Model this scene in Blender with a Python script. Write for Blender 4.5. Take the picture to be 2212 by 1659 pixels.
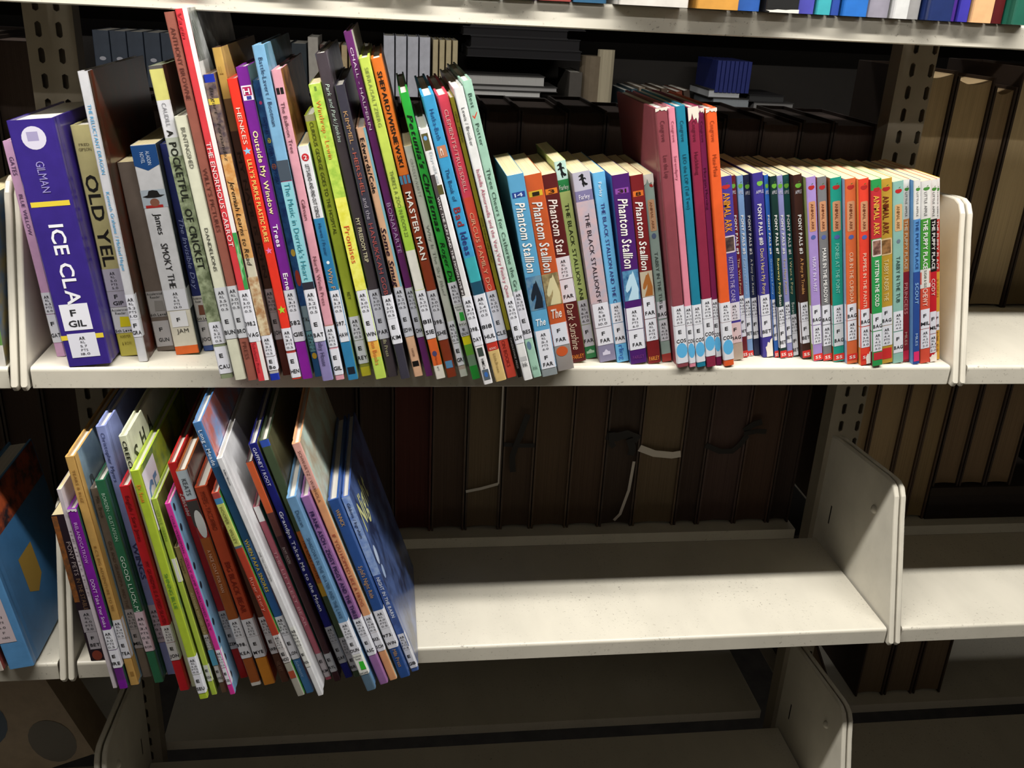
import bpy, math, random
from mathutils import Matrix, Vector
for o in list(bpy.data.objects): bpy.data.objects.remove(o)
SC = bpy.context.scene
COL = SC.collection
random.seed(7)
# ------------------------------------------------------------------ camera
# metres; x along the shelf, y into the shelf, z up; origin = left front top edge of the middle shelf
cd = bpy.data.cameras.new('camera'); cam = bpy.data.objects.new('camera', cd); COL.objects.link(cam)
cd.sensor_fit = 'HORIZONTAL'; cd.sensor_width = 36.0; cd.lens = 36.0*2033.284/2212.0
cd.clip_start = 0.02; cd.clip_end = 30
r_ = Vector((0.9908818, -0.1259187, 0.04793471)); u_ = Vector((0.00417556, 0.38430137, 0.92319826)); f_ = Vector((0.1346693, 0.9145802, -0.38132301))
m_ = Matrix((r_, u_, -f_)).transposed().to_4x4(); m_.translation = Vector((0.31996583, -0.84608817, 0.33474408))
cam.matrix_world = m_
SC.camera = cam
# ------------------------------------------------------------------ world, lamps, exposure
w = bpy.data.worlds.new('room_air'); SC.world = w; w.use_nodes = True
w.node_tree.nodes['Background'].inputs[0].default_value = (0.6, 0.46, 0.43, 1)
w.node_tree.nodes['Background'].inputs[1].default_value = 0.006
SC.view_settings.view_transform = 'Standard'; SC.view_settings.look = 'None'
SC.view_settings.gamma = 1.0; SC.view_settings.use_curve_mapping = False
SC.view_settings.exposure = 0.0
def tube_light(name, loc, length, width, power, col=(1.0, 0.97, 0.925)):
    d = bpy.data.lights.new(name, 'AREA'); d.shape = 'RECTANGLE'; d.size = length; d.size_y = width
    d.energy = power; d.color = col
    o = bpy.data.objects.new(name, d); COL.objects.link(o); o.location = loc
    return o
LAMP_Y, LAMP_Z = -0.36, 0.97
tube_light('aisle_tube_light', (0.35, LAMP_Y, LAMP_Z - 0.012), 2.4, 0.045, 51)
tube_light('rear_aisle_tube_light', (0.6, 0.9, LAMP_Z - 0.012), 2.4, 0.07, 4.5)
tube_light('far_front_aisle_tube_light', (0.6, -1.62, LAMP_Z - 0.012), 2.4, 0.045, 26)
# ------------------------------------------------------------------ book tables (0.1 mm): label, binding, [x, y, thickness, height, lean, depth], colours, bands, print
MID_ROW = [
('thin lilac pink book leaning against the left bracket,beside the thick purple book','hb',[146,277,87,1986,5.43,135],'d7a8cd','d7a8cd','d7a8cd',None,0,0,[],[('T','GATES',1695,1854,0.5,'5a3f66','',0.5),('T','BLUE WILLOW',1165,1529,0.42,'5a3f66','',0.5),('S',423,627,0,1.3,'dfe0e8','AR|RL|6.5|PTS|6.0'),('S',140,416,0,1.3,'dfe0e8','#F|GAT')]),
('thickest book of the row,purple with big white ICE CLA lettering','hb',[329,15,379,2196,5.76,150],'3c2b88','3c2b88','3c2b88',None,0,1,[],[('P',1949,2142,'d8d4e4','oval',0.24,0.76),('P',2021,2097,'a49cc0','rect',0.36,0.6),('T','GILMAN',1590,1853,0.22,'9d93cf','',0.5),('P',1470,1514,'e8d040','rect',0.08,0.93),('T','ICE CLA',583,1313,0.38,'f4f4fa','b',0.52),('P',255,300,'e8d040','rect',0.0,0.98),('S',344,592,0.13,0.78,'eeeef6','#F|GIL'),('S',82,313,0.15,0.8,'e6e6f0','AR|RL|5.7|PTS|18.0')]),
('cream-yellow book with black OLD YEL lettering next to the thick purple book','hb',[718,289,172,2134,5.23,140],'c6bc84','c6bc84','c6bc84',None,0,0,[(-105,230,'d6ca58')],[('T','FRED',1961,1983,0.5,'6a6040','h',0.5),('T','GIPSON',1917,1943,0.6,'6a6040','h',0.5),('T','OLD YEL',879,1708,0.72,'1c1a16','b',0.5),('S',641,852,0,1.2,'b8b3c0','AR|RL|5.0|PTS|5.0'),('S',485,638,0,1.2,'b8b3c0','#F|GIP'),('R',230,482,'dcdcdc','5th Level','e8d820'),('T','HARPER',181,211,0.55,'8a7c30','h',0.5),('T','& ROW',109,143,0.5,'8a7c30','h',0.5)]),
('tall thin white book with pale blue lettering and a dark brown front cover','hb',[916,143,85,2598,5.19,200],'d6d6da','4a3a2c','d6d6da','6a2a18',0,1,[],[('T','THE RELUCTANT DRAGON',1747,2332,0.42,'3aa3d8','',0.5),('T','Kenneth Grahame / Michael Hague',883,1594,0.42,'3aa3d8','',0.5),('S',417,656,0,1.3,'dfe0e8','AR|RL|5.2|PTS|1.0'),('S',246,415,0,1.3,'dfe0e8','#F|GRA')]),
('short grey-brown paperback between the white thin book and the cowboy hat spine','pb',[1029,426,164,1806,5.86,120],'75685f','75685f','75685f',None,0,0,[],[('R',344,599,'a8a4a2','6th Level','8c8884'),('S',45,304,0,1.3,'b9b6b8','#F|GUN')]),
('white paperback with a blue pointed badge and a man in a black hat','pb',[1221,326,217,1978,6.5,130],'dcdce0','5b6068','dcdce0','20262e',0,0,[(83,441,'e2dccb'),(-111,83,'ea6a24')],[('P',1750,1973,'1c4a86','pent',0,1),('T','ALADDIN',1799,1921,0.18,'c8d8f0','',0.62),('T','NOVEL',1816,1913,0.18,'c8d8f0','',0.38),('P',1418,1581,'aeb9c4','rect',0,1),('P',1418,1443,'b02c28','rect',0.1,0.8),('P',1430,1502,'8a5a48','oval',0.3,0.68),('P',1493,1577,'1c1a1a','hat',0.04,0.96),('T','James',1174,1367,0.34,'26262c','',0.5),('T','SMOKY THE',661,1088,0.34,'26262c','',0.5),('S',444,645,0,1.3,'dfe0e8','AR|RL|6.5|PTS|13.0'),('S',277,434,0.12,0.8,'e8e8ec','#F'),('T','JAM',216,259,0.5,'3a3430','h',0.5)]),
('dark navy book with pale italic lettering,set back behind the white cricket book','hb',[1460,427,96,1980,6.89,140],'27306b','20264e','27306b',None,0,0,[(-102,53,'3a56a0')],[('T','The Invisible Day',628,1306,0.5,'98a2d4','i',0.5),('R',309,560,'c9c4c0','5th Le','7a4a38'),('S',56,303,0,1.3,'c4c0c4','#F|JOO')]),
('tall spine with yellow top and leafy olive picture,first of the overhanging books','hb',[1730,-289,112,2712,8.07,215],'8f9a78','2c2618','8f9a78',None,0,1,[(2686,2745,'5a5654'),(2446,2686,'d9d47c'),(2149,2446,'dfdfe2'),(1999,2149,'b9bfae')],[('T','CAUDILL',2242,2425,0.36,'7a7a80','',0.5),('T','A',2160,2212,0.5,'20201c','b',0.5),('T','POCKETFUL',1624,2112,0.62,'20241c','b',0.5),('T','OF CRICKET',1033,1561,0.62,'20241c','b',0.5),('P',533,1999,'98a282','art:5a6448',0,1),('S',336,544,0,1.3,'dfe0e8','AR|RL|3.2|PTS|0.5'),('S',48,310,0,1.3,'dfe0e8','#E|CAU')]),
('cream spine with small black DANDELIONS lettering','hb',[1860,-323,104,2331,8.32,200],'dcdcc4','dcdcc4','dcdcc4',None,0,0,[],[('T','BUNTINGSHED',1910,2241,0.4,'4a4a40','',0.5),('T','DANDELIONS',1024,1405,0.34,'2c2c28','',0.5),('S',644,876,0,1.3,'c6c8cc','AR|RL|3.5|PTS|0.5'),('S',398,644,0,1.3,'c8cace','#E|BUN')]),
('very tall dull brown-red spine beside the red and white one','hb',[1977,-335,82,3128,8.47,215],'9a5b4d','5e3026','9a5b4d','2a1812',0,0,[],[('T','ANTHONY BROWNE',2465,3015,0.52,'5e2f28','',0.5),('T',"WILLY'S PICTURES",1378,1919,0.5,'5e2f28','',0.5),('S',668,897,0,1.3,'c6c8cc','AR|RL|3.0|PTS|0.5'),('S',413,668,0,1.3,'c8cace','#E|BRO'),('T','PRESS',211,377,0.5,'6a3a30','',0.5)]),
('tallest spine of the row,red with a white right half','hb',[2068,-347,96,3156,8.49,215],'e0434a','c8cac8','e0434a','60645c',0,1,[],[('P',865,3159,'ece9e4','rect',0.62,1),('P',865,1371,'3f9a50','rect',0.62,1),('P',942,1314,'8cc48a','leaf',0.62,1),('T','Vagin',2935,3125,0.4,'a02028','i',0.3),('T','THE ENORMOUS CARROT',1253,2136,0.46,'f6e6e4','',0.32),('S',638,863,0,1.3,'dfe0e8','AR|RL|3.0|PTS|0.5'),('S',379,638,0,1.3,'dfe0e8','#398.2|VAG'),('P',0,377,'ece9e4','rect',0.62,1),('T','Scholastic Press',83,370,0.34,'8a2028','',0.32),('F','P','rect',6,8,-40,-9,'90948c'),('F','P','rect',10,12,-40,-9,'90948c'),('F','P','rect',14,16,-40,-9,'90948c'),('F','P','rect',18,20,-40,-9,'90948c'),('F','P','rect',22,24,-40,-9,'90948c'),('F','P','rect',26,28,-40,-9,'90948c'),('F','P','rect',0,40,-76,-40,'d4d4d0'),('F','P','rect',4,36,-130,-78,'50564a')]),
('spine with blue top cap and a black script title on orange-cream picture','hb',[2176,-337,86,2671,8.61,200],'a07a5a','6a5648','a07a5a','2c2430',0,1,[(2608,2697,'2238ac'),(2410,2608,'8a7568'),(2039,2410,'5c4e58'),(1673,2039,'d8a468'),(1149,1673,'dca868'),(812,1149,'d8d2ba'),(437,812,'6e3a24'),(67,91,'c0bcb8'),(-33,67,'2238ac')],[('T','Bogart - Fernandez',1982,2573,0.4,'3c3430','i',0.5),('P',2039,2608,'8a7568','art:4c4048',0,1),('P',2436,2483,'d0b848','rect',0,1),('P',1394,2039,'e0b478','art:c88a48',0,1),('P',437,982,'d8c8a4','art:a87a50',0,1),('T','Jeremiah Learns to Read',1087,1821,0.56,'20160e','i',0.5),('S',236,435,0,1.3,'dfe0e8','AR|RL|3.1|PTS|0.5'),('S',97,231,0,1.3,'dfe0e8','#E|Bo')]),
('tan-topped dark brown spine set back behind the red spine with a star','hb',[2275,-215,73,2872,8.73,215],'4a2f24','c09a58','4a2f24',None,0,0,[(2474,2923,'c9a355'),(2213,2474,'7a5a38'),(-85,355,'5c2a22')],[('T','L.L.',2667,2732,0.4,'8a6a30','h',0.5),('T','MY NAME IS JOHN',948,2042,0.5,'2c1a12','',0.5),('S',618,838,0,1.1,'a89a9c','AR|RL|3.0|PTS|0.5'),('S',355,616,0,1.1,'a8a0a2','#E|JOH')]),
('bright red spine with a pale blue star and cream lettering','hb',[2365,-306,83,2643,8.94,210],'ef3a28','ef3a28','ef3a28',None,0,0,[(257,281,'b04038')],[('T','HENKES',2122,2416,0.5,'f4d8c8','',0.5),('P',2035,2099,'8cc8e8','star',0.1,0.9),('T',"LILLY'S PURPLE PLASTIC PURSE",1290,1996,0.5,'f2cf70','b',0.5),('P',1182,1244,'e878b0','star',0.15,0.85),('P',632,710,'a8d83a','star',0.1,0.9),('S',281,496,0,1.3,'dfe0e8','AR|RL|3.1|PTS|0.5'),('S',14,257,0,1.3,'dfe0e8','#E|HEN')]),
('violet spine with pale yellow bold lettering and a small red H square','hb',[2457,-306,96,2738,9.0,210],'7d2596','8c9a88','7d2596',None,0,0,[(-19,365,'8a1f9a')],[('P',2477,2593,'ece6ee','rect',0.12,0.98),('P',2514,2582,'b02458','rect',0.2,0.9),('T','H',2524,2572,0.5,'f0e8ee','hb',0.5),('P',2481,2510,'3a3890','rect',0.4,0.8),('T','Outside My Window',1535,2233,0.5,'f0e6a8','b',0.5),('T','Trees',1249,1446,0.5,'f4eef4','b',0.5),('T','Erne',858,1011,0.5,'f4eef4','b',0.5),('S',639,855,0,1.3,'d4d4dc','AR|RL|3.1|PTS|0.5'),('S',368,639,0,1.3,'d0d0d8','#582|GIE')]),
('dark blue dotted spine set back between the violet and sky blue spines','hb',[2569,-251,61,2637,9.2,205],'2f5f8f','2f5f8f','2f5f8f',None,0,0,[],[('P',697,2620,'2f5f8f','art:1e3c70',0,1),('T','HAPPY BIRTHDAY EVERYWHERE TODAY',1786,2343,0.5,'1c2c68','',0.5),('P',2444,2473,'c84878','oval',0.3,0.7),('P',2128,2174,'d8c040','oval',0.3,0.8),('P',1912,1962,'c07040','oval',0.2,0.8),('P',1150,1217,'d8b040','oval',0.3,0.9),('P',877,1027,'b04030','oval',0.2,0.9),('P',178,239,'d8a830','oval',0.2,0.9),('S',456,692,0,1.1,'8a9ca0','#TAL'),('S',251,450,0,1.1,'74a8ac','AR|RL|3.1|PTS|0.5')]),
('tall sky blue spine with navy lettering and a lilac foot','hb',[2643,-353,98,2915,9.33,215],'7fb2d6','7fa9c4','7fb2d6','5a8aa0',0,0,[(944,1836,'9a4a68'),(-28,384,'8f86b8')],[('T','Battle-Lavert / Bootman',2286,2822,0.42,'1e2c50','',0.5),('P',1836,2006,'45505c','rect',0,1),('P',944,1828,'8cc8d2','rect',0.02,0.98),('T',"The Music in Derrick's Heart",965,1817,0.56,'3a8c9c','',0.5),('P',875,944,'2c2c38','rect',0,1),('S',633,877,0,1.3,'dfe0e8','AR|RL|3.2|PTS|0.5'),('S',386,633,0,1.3,'dfe0e8','#E|BAT'),('T','iday House',148,380,0.5,'3a3458','',0.5)]),
('pink spine with a black open-book mark and a brown front cover','hb',[2759,-332,81,2732,9.53,210],'e3a3b0','a06a3a','e3a3b0','503018',0,0,[(523,540,'c08a80')],[('P',2542,2593,'181414','rect',0.15,0.46),('P',2542,2593,'181414','rect',0.54,0.85),('T','The Balloon Tree',2068,2480,0.46,'5a3238','',0.5),('T','Gilman',1501,1678,0.46,'6a3a40','',0.5),('T','North Winds Press',727,1176,0.46,'6a3a40','',0.5),('S',324,529,0,1.3,'dfe0e8','AR|RL|3.5|PTS|0.5'),('S',50,307,0,1.3,'dfe0e8','#E|GIL')]),
('short spine,white upper half and blue lower half with red round mark','pb',[2875,-333,90,2131,10.26,200],'2f7fae','7a9a70','2f7fae',None,0,0,[(1518,2182,'e6e6ea')],[('P',2006,2071,'c02c34','oval',0.16,0.84),('T','2',2021,2056,0.3,'ffffff','h',0.5),('T',"LET'S-READ-AND-FIND-OUT SCIENCE",1527,1982,0.42,'181818','b',0.5),('T','Hawes / Fraser',1188,1474,0.38,'16305a','',0.5),('P',1108,1138,'e8f0f4','oval',0.35,0.65),('T','Why F',878,1070,0.5,'d09a68','',0.5),('S',643,866,0,1.3,'dfe0e8','AR|RL|3.3|PTS|0.5'),('S',377,643,0,1.3,'dfe0e8','#597.|HAW'),('P',57,127,'18202c','rect',0.15,0.85)]),
('olive-lime spine with plain black capitals,lower than its lime neighbour','hb',[2992,-243,93,2381,10.71,200],'b5c23e','b5c23e','b5c23e',None,0,1,[(2330,2420,'b9b48a'),(91,124,'9a9a40'),(-76,91,'d8cc38')],[('T','CURIOUS GEORGE GOES TO THE HOSPITAL',1356,2322,0.4,'2c2e14','',0.5),('T','REY',755,825,0.36,'2c2e14','',0.5),('S',361,591,0,1.3,'dfe0e8','AR|RL|3.4|PTS|0.5'),('S',127,356,0,1.3,'dfe0e8','#E|REY')]),
('lime and yellow spine with orange lettering','pb',[3125,-313,96,2645,11.45,200],'bfd95a','bfd95a','bfd95a','8ab040',0,0,[(2098,2402,'c8dc60'),(1703,2098,'b4cc4c'),(864,1703,'e8e66c'),(214,377,'f0b850')],[('P',1703,2643,'c4dc5c','art:9cc048',0,1),('P',866,1703,'ecea70','art:dcd848',0,1),('P',2588,2625,'6a8a3a','rect',0.4,0.6),('T','Winthrop - Lewin',2035,2514,0.48,'e08a3a','',0.5),('T','Promises',1119,1454,0.6,'d85a30','',0.5),('S',640,864,0,1.3,'dfe0e8','AR|RL|3.0|PTS|0.5'),('S',377,640,0,1.3,'dfe0e8','#E|WIN'),('T','ion Books',143,375,0.5,'d06a30','',0.5)]),
('tall charcoal-grey spine with pale slanted lettering','hb',[3236,-268,93,2889,11.61,215],'484046','3c3436','484046','8a8488',0,1,[],[('T','Park and Park/Jenkins',2172,2648,0.42,'c2d4cc','i',0.5),('T','MY FREEDOM TRIP',1117,1517,0.42,'d8cfae','b',0.5),('S',649,860,0,1.2,'c2c4ce','AR|RL|3.0|PTS|0.5'),('S',384,649,0,1.2,'c2c4ce','#E|PAR'),('T','ills Press',208,378,0.4,'b8b490','',0.5)]),
('dark slate spine with tan and dull red capitals','hb',[3355,-315,87,2649,11.99,205],'3d3b47','26242c','3d3b47',None,0,1,[],[('T','KIMMEL -',2119,2439,0.46,'b08a60','',0.5),('T','HERSHEL',1735,2099,0.46,'a85448','',0.5),('T','and the',1523,1711,0.5,'a09aa4','',0.5),('T','HANUKKAH GOB',829,1486,0.52,'a04a48','',0.5),('S',600,823,0,1.3,'dfe0e8','AR|RL|3.0|PTS|0.5'),('S',353,598,0,1.3,'dfe0e8','#E|KIM')]),
('peach spine with bold black lettering and pale blue right edge','hb',[3481,-259,82,2308,12.72,200],'e3b592','e3b592','e3b592',None,0,0,[],[('P',887,2302,'7db4c4','rect',0.76,1),('T','Edwards/Cole',1751,2224,0.5,'20181c','b',0.4),('T','Some Smug',890,1445,0.6,'2a1428','bi',0.4),('S',661,887,0,1.3,'c9cbd4','AR|RL|3.2|PTS|0.5'),('S',406,661,0,1.3,'c9cbd4','#E|EDW'),('T','HARPER',205,288,0.3,'6a4a38','',0.5),('P',103,157,'14100e','rect',0.15,0.85)]),
('very tall purple spine with spaced white capitals','hb',[3593,-248,67,3087,13.26,215],'662868','c8c8b8','662868',None,0,0,[],[('T','CHALL - HALPERIN',2296,2963,0.4,'dcc8dc','',0.5),('T','BONAPARTE',1211,1667,0.6,'b99cc4','',0.5),('S',661,882,0,1.2,'bfc1cc','AR|RL|3.2|PTS|0.5'),('S',398,661,0,1.2,'bfc1cc','#E|CHA')]),
('tall lime spine with thin olive capitals,white and orange at the foot','hb',[3685,-318,86,2891,13.58,205],'c6d95c','c6d95c','c6d95c',None,0,0,[(1253,1648,'a8d048'),(884,1253,'e8e6dc'),(136,407,'e0672e'),(-48,136,'e4dfd2')],[('T','SIERRA/SALTZBERG',2336,2816,0.42,'7e8a48','',0.5),('T',"THERE'S A ZOO IN ROOM 22",1381,1964,0.44,'5c6a34','',0.5),('S',662,880,0,1.3,'dfe0e8','AR|RL|3.2|PTS|0.5'),('S',407,662,0,1.3,'dfe0e8','#811|SIE'),('P',229,283,'4a4468','oval',0.2,0.7),('T','Harco',145,229,0.3,'7a3820','',0.5),('T','art',85,127,0.3,'3a3830','',0.5)]),
('tall orange spine with bold black capitals,rust red below','hb',[3788,-285,91,2892,13.72,205],'e0752a','c0662a','e0752a',None,0,0,[(-112,1924,'8e3a20')],[('T','SHEPARD/WISNIEWSKI',1996,2787,0.5,'1c140e','b',0.5),('P',1847,1920,'4a84a8','rect',0.02,0.26),('P',1847,1920,'4a84a8','rect',0.38,0.62),('P',1847,1920,'4a84a8','rect',0.74,0.98),('T','MASTER MAN',1159,1778,0.62,'f2ece4','b',0.5),('S',651,868,0,1.3,'cfd0d8','AR|RL|3.0|PTS|0.5'),('S',383,651,0,1.3,'cfd0d8','#398.|SHE'),('P',95,168,'5a8cb4','rect',0.15,0.85)]),
('short grey-white spine with faint grey lettering between the orange and green spines','pb',[3915,-263,70,2180,14.39,200],'c9ccbf','c9ccbf','c9ccbf',None,0,0,[(74,113,'b8a89c')],[('T','GRINDLEY/VARTY',1741,2074,0.4,'9a9c94','',0.5),('T','Why Is The Sky Blue?',821,1485,0.46,'94988f','',0.5),('S',346,565,0,1.3,'dfe0e8','AR|RL|3.2|PTS|0.5'),('S',117,340,0,1.3,'dfe0e8','#E|GRI')]),
('grass green spine with bold black slanted lettering','hb',[4022,-332,77,2643,15.11,205],'2fae3f','2fae3f','2fae3f',None,0,1,[(356,442,'e8e020'),(248,356,'6ab03a'),(139,248,'7a9a7c'),(-93,139,'2a9a3a')],[('T',"Petunia's Christmas",1445,2465,0.66,'0e1a0e','bi',0.5),('T','Roger Du',976,1347,0.6,'0e1a0e','i',0.5),('S',756,970,0,1.3,'dfe0e8','AR|RL|3.4|PTS|0.5'),('R',545,754,'d8dcd8','3rd Le','2fae3f'),('S',442,543,0,1.2,'c6c8d0','#E|DUV')]),
('white spine protruding furthest forward,with a black title strip on its left','hb',[4119,-457,83,2366,15.35,205],'eceaea','eceaea','eceaea',None,0,0,[],[('P',888,1984,'4a4444','rect',0,0.42),('P',2189,2329,'57522c','rect',0.1,0.75),('P',2271,2309,'6a9ad0','oval',0.25,0.6),('P',1807,1888,'57522c','rect',0.35,0.9),('T','Dayrell/Lent',1904,2173,0.36,'a8b4bc','',0.6),('T','WHY THE SUN AND THE MOON LIVE IN',898,1791,0.26,'e8e4e4','',0.2),('S',638,868,0,1.3,'dfe0e8','AR|RL|3.1|PTS|0.5'),('S',393,638,0,1.3,'dfe0e8','#398.|DAY'),('P',286,370,'3c4640','rect',0.2,0.8),('T','HMCo',155,260,0.36,'181818','b',0.5),('P',45,149,'56616a','rect',0.15,0.85),('P',70,124,'3a6ab0','oval',0.3,0.7)]),
('blue spine with navy handwriting and a small orange square','hb',[4234,-391,105,2638,15.8,205],'3f9fd0','3f9fd0','3f9fd0',None,0,0,[(994,1224,'3fb0b8'),(872,994,'1e5068'),(315,398,'c8382c'),(-69,315,'dfc07e')],[('T','Hutka-Bath',2271,2526,0.42,'1c3e78','',0.5),('P',2121,2220,'c08060','rect',0.15,0.85),('T','c',2137,2205,0.4,'e8d0c0','b',0.5),('T','The Book of',1737,2022,0.4,'1c3060','',0.5),('T','Bad',1515,1683,0.66,'8a3038','b',0.5),('T','Ideas',1250,1460,0.62,'2a3878','b',0.5),('S',639,872,0,1.3,'dfe0e8','AR|RL|2.4|PTS|0.5'),('S',398,639,0,1.3,'dfe0e8','#818|HUL'),('T','BOOKS',327,350,0.6,'f0d8d0','h',0.5),('T','Little,Brown',90,285,0.3,'8a7040','',0.5)]),
('raspberry red spine with peach capitals','hb',[4350,-301,96,2637,15.56,205],'e2485a','e2485a','e2485a',None,0,0,[(-109,1755,'e4503c')],[('T','CLEMENTS/TRUESDELL',1801,2516,0.4,'f0b0a8','',0.5),('T','CIRCUS FAMILY DO',887,1617,0.46,'f2b088','',0.5),('S',654,877,0,1.3,'cfd0d8','AR|RL|3.2|PTS|0.5'),('S',393,654,0,1.3,'cfd0d8','#E|CLE'),('T','ON BOOKS',116,384,0.4,'8a2018','',0.5)]),
('very thin olive-gold spine with a black foot','hb',[4460,-279,39,2625,15.66,205],'a39a2c','a39a2c','a39a2c',None,0,0,[(-119,491,'141210')],[('T','HEIDE - PFEIFFER',2243,2506,0.5,'4a4410','',0.5),('T','SOME THINGS ARE SCARY',1155,1576,0.5,'4a4410','',0.5),('T','CANDLEWICK PRESS',93,412,0.5,'c8c4c0','',0.5)]),
('white spine with crimson handwriting title','hb',[4509,-360,82,2712,15.7,205],'ececea','ececea','ececea',None,0,1,[],[('T','Lewis / Brooker',2226,2546,0.42,'2a2a2c','',0.5),('T','Isabella Abnormella and the Very,Very Finicky Quee',840,2022,0.46,'a83a58','',0.5),('S',612,833,0,1.3,'dfe0e8','AR|RL|3.5|PTS|0.5'),('S',379,612,0,1.3,'dfe0e8','#E|LEW'),('P',199,242,'b8b8b8','rect',0.15,0.85),('T','Ink',141,192,0.55,'3a3a3a','h',0.5)]),
('mint green spine,last of the tall overhanging books before the paperbacks','hb',[4604,-292,81,2767,15.77,205],'a9d3bd','7fa08c','a9d3bd',None,0,1,[],[('T','Best',2543,2662,0.48,'30483e','',0.5),('P',2442,2504,'d04a30','check',0.2,0.8),('T','Potter',2220,2410,0.48,'30483e','',0.5),('T','Three Cheers for Catherine the Gre',874,2022,0.5,'3a5448','',0.5),('S',673,881,0,1.3,'d4d4dc','AR|RL|3.2|PTS|0.5'),('S',403,673,0,1.3,'d4d4dc','#E|BES'),('P',288,375,'607c94','oval',0.15,0.65),('T','Ink',83,127,0.55,'6a8a7a','h',0.5)]),
('pale blue horse paperback,first paperback right of the mint green spine','pb',[4695,-269,149,1938,12.82,112],'5aa0c8','5aa0c8','1d5a70',None,1,0,[(-123,78,'8e9698')],[('P',1733,1783,'24408a','rect',0.12,0.88),('T','14',1740,1775,0.5,'c8d8f0','h',0.5),('T','Phantom Stallion',1040,1690,0.66,'eeeae4','bi',0.5),('P',671,999,'3a6a94','art:6a8ca0',0.03,0.97),('P',685,959,'16202c','horsehead',0.1,0.9),('T','The',517,588,0.6,'e6eef2','hbi',0.5),('S',247,468,0,1.3,'dfe0e8','AR|RL|5.1|PTS|6.0'),('S',78,247,0,1.3,'dfe0e8','#F|FAR')]),
('orange horse paperback numbered 1 with a torn foot','pb',[4870,-128,162,1919,13.14,112],'cc5a2a','cc5a2a','401018',None,1,0,[(-186,263,'9c948e')],[('P',1720,1771,'d8b030','rect',0.12,0.88),('T','1',1727,1763,0.4,'2a1c10','h',0.5),('T','Phantom Stallion',1002,1672,0.66,'eeeae4','bi',0.5),('P',675,988,'b8a070','art:80704c',0.03,0.97),('P',682,974,'dccfa0','horsehead',0.1,0.95),('T','The',547,640,0.6,'f2e6dc','hbi',0.5),('S',263,490,0,1.3,'dfe0e8','#F|FAR'),('P',148,251,'cc5a2a','oval',0.1,0.8)]),
('dark maroon horse paperback numbered 3','pb',[5049,93,146,1886,13.0,112],'5a1c1c','5a1c1c','4a2a14',None,1,0,[],[('P',1700,1753,'d8802a','rect',0.12,0.88),('T','3',1708,1745,0.4,'2a1c10','h',0.5),('T','Phantom Stal',1113,1654,0.66,'eeeae4','bi',0.5),('S',875,1092,0,1.3,'dfe0e8','AR|RL|5.0|PTS|7.0'),('S',636,868,0,1.3,'dfe0e8','#F|FAR'),('T','Dark Sunshine',136,621,0.6,'d8c8b0','i',0.5),('T','FARLEY',38,83,0.8,'d88030','hb',0.5)]),
('lime green paperback with a black rearing horse,taller than its paperback neighbours','pb',[5217,207,110,1998,13.28,112],'c9dc86','c9dc86','c9dc86',None,1,0,[(1823,2025,'bfe0d4'),(1710,1823,'2e8a4a'),(-124,129,'2f8a50')],[('P',1836,1986,'16181a','horse',0.15,0.9),('T','Farley',1730,1776,0.78,'eef4e8','h',0.5),('T','THE BLACK STALLION ANI',633,1596,0.42,'2c3820','',0.5),('S',369,623,0,1.3,'dfe0e8','AR|RL|6.4|PTS|6.0'),('S',131,363,0,1.3,'dfe0e8','#F|FAR'),('P',54,100,'b8dcc0','house',0.15,0.85)]),
('widest grey-lilac paperback with a small black rearing horse','pb',[5336,105,168,1910,12.8,112],'b0a4b2','b0a4b2','b0a4b2',None,1,0,[(1735,1955,'bcbaca'),(1636,1735,'7d78a0'),(752,1036,'cbb0b4'),(619,752,'d0bca0'),(-82,179,'8a86a2')],[('P',622,1634,'b4acb8','art:c8aeb2',0,1),('P',1766,1892,'16181a','horse',0.3,0.8),('T','Farley',1656,1702,0.6,'eeeaf4','h',0.5),('T',"THE BLACK STALLION'S F",625,1516,0.3,'241e28','',0.5),('S',369,619,0,1.3,'dfe0e8','AR|RL|5.8|PTS|10.0'),('S',180,363,0,1.3,'dfe0e8','#F|FAR'),('P',71,132,'d0cce0','house',0.25,0.7)]),
('sky blue paperback with navy capitals beside the purple one','pb',[5514,104,119,1913,12.4,112],'6cb8e6','6cb8e6','6cb8e6',None,1,0,[],[('T','Farley',1684,1822,0.3,'e6f2f8','',0.5),('T','THE BLACK STALLION AND THE C',630,1625,0.36,'3a3880','',0.5),('S',423,627,0,1.3,'dfe0e8','AR|RL|6.0|PTS|8.0'),('S',200,417,0,1.3,'dfe0e8','#F|FAR'),('T','rling',25,185,0.5,'3a70c0','',0.5)]),
('dark purple paperback with a blue-white horse picture','pb',[5642,53,165,1897,11.18,112],'4a1a6a','4a1a6a','3c68a8',None,1,0,[],[('P',1717,1769,'8a4aa0','rect',0.12,0.88),('T','31',1725,1761,0.5,'2a1c10','h',0.5),('T','Phantom Stallion',993,1672,0.66,'eeeae4','bi',0.5),('P',667,972,'2a5c88','art:5a90b4',0.03,0.97),('P',670,963,'b4d4e4','horsehead',0.08,0.95),('S',367,594,0,1.3,'dfe0e8','AR|RL|5.1|PTS|6.0'),('S',151,360,0,1.3,'dfe0e8','#F|FAR'),('T','FARLEY',53,91,0.7,'7a3a80','h',0.5)]),
('dark red horse paperback numbered 8 with scuffed edges','pb',[5825,65,128,1897,11.47,112],'7a1c20','7a1c20','c8c0b4',None,1,0,[],[('P',1698,1750,'d8702a','rect',0.12,0.88),('T','8',1706,1742,0.4,'2a1c10','h',0.5),('T','Phantom Stallion',979,1649,0.66,'eeeae4','bi',0.5),('P',708,965,'b8ac94','rect',0.03,0.97),('P',714,954,'a0622c','horsehead',0.1,0.95),('S',481,705,0,1.3,'dfe0e8','#F|FAR'),('S',245,475,0,1.3,'dfe0e8','AR|RL|5.0|PTS|7.0'),('T','FARLEY',33,78,0.8,'e09040','hb',0.5)]),
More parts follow.
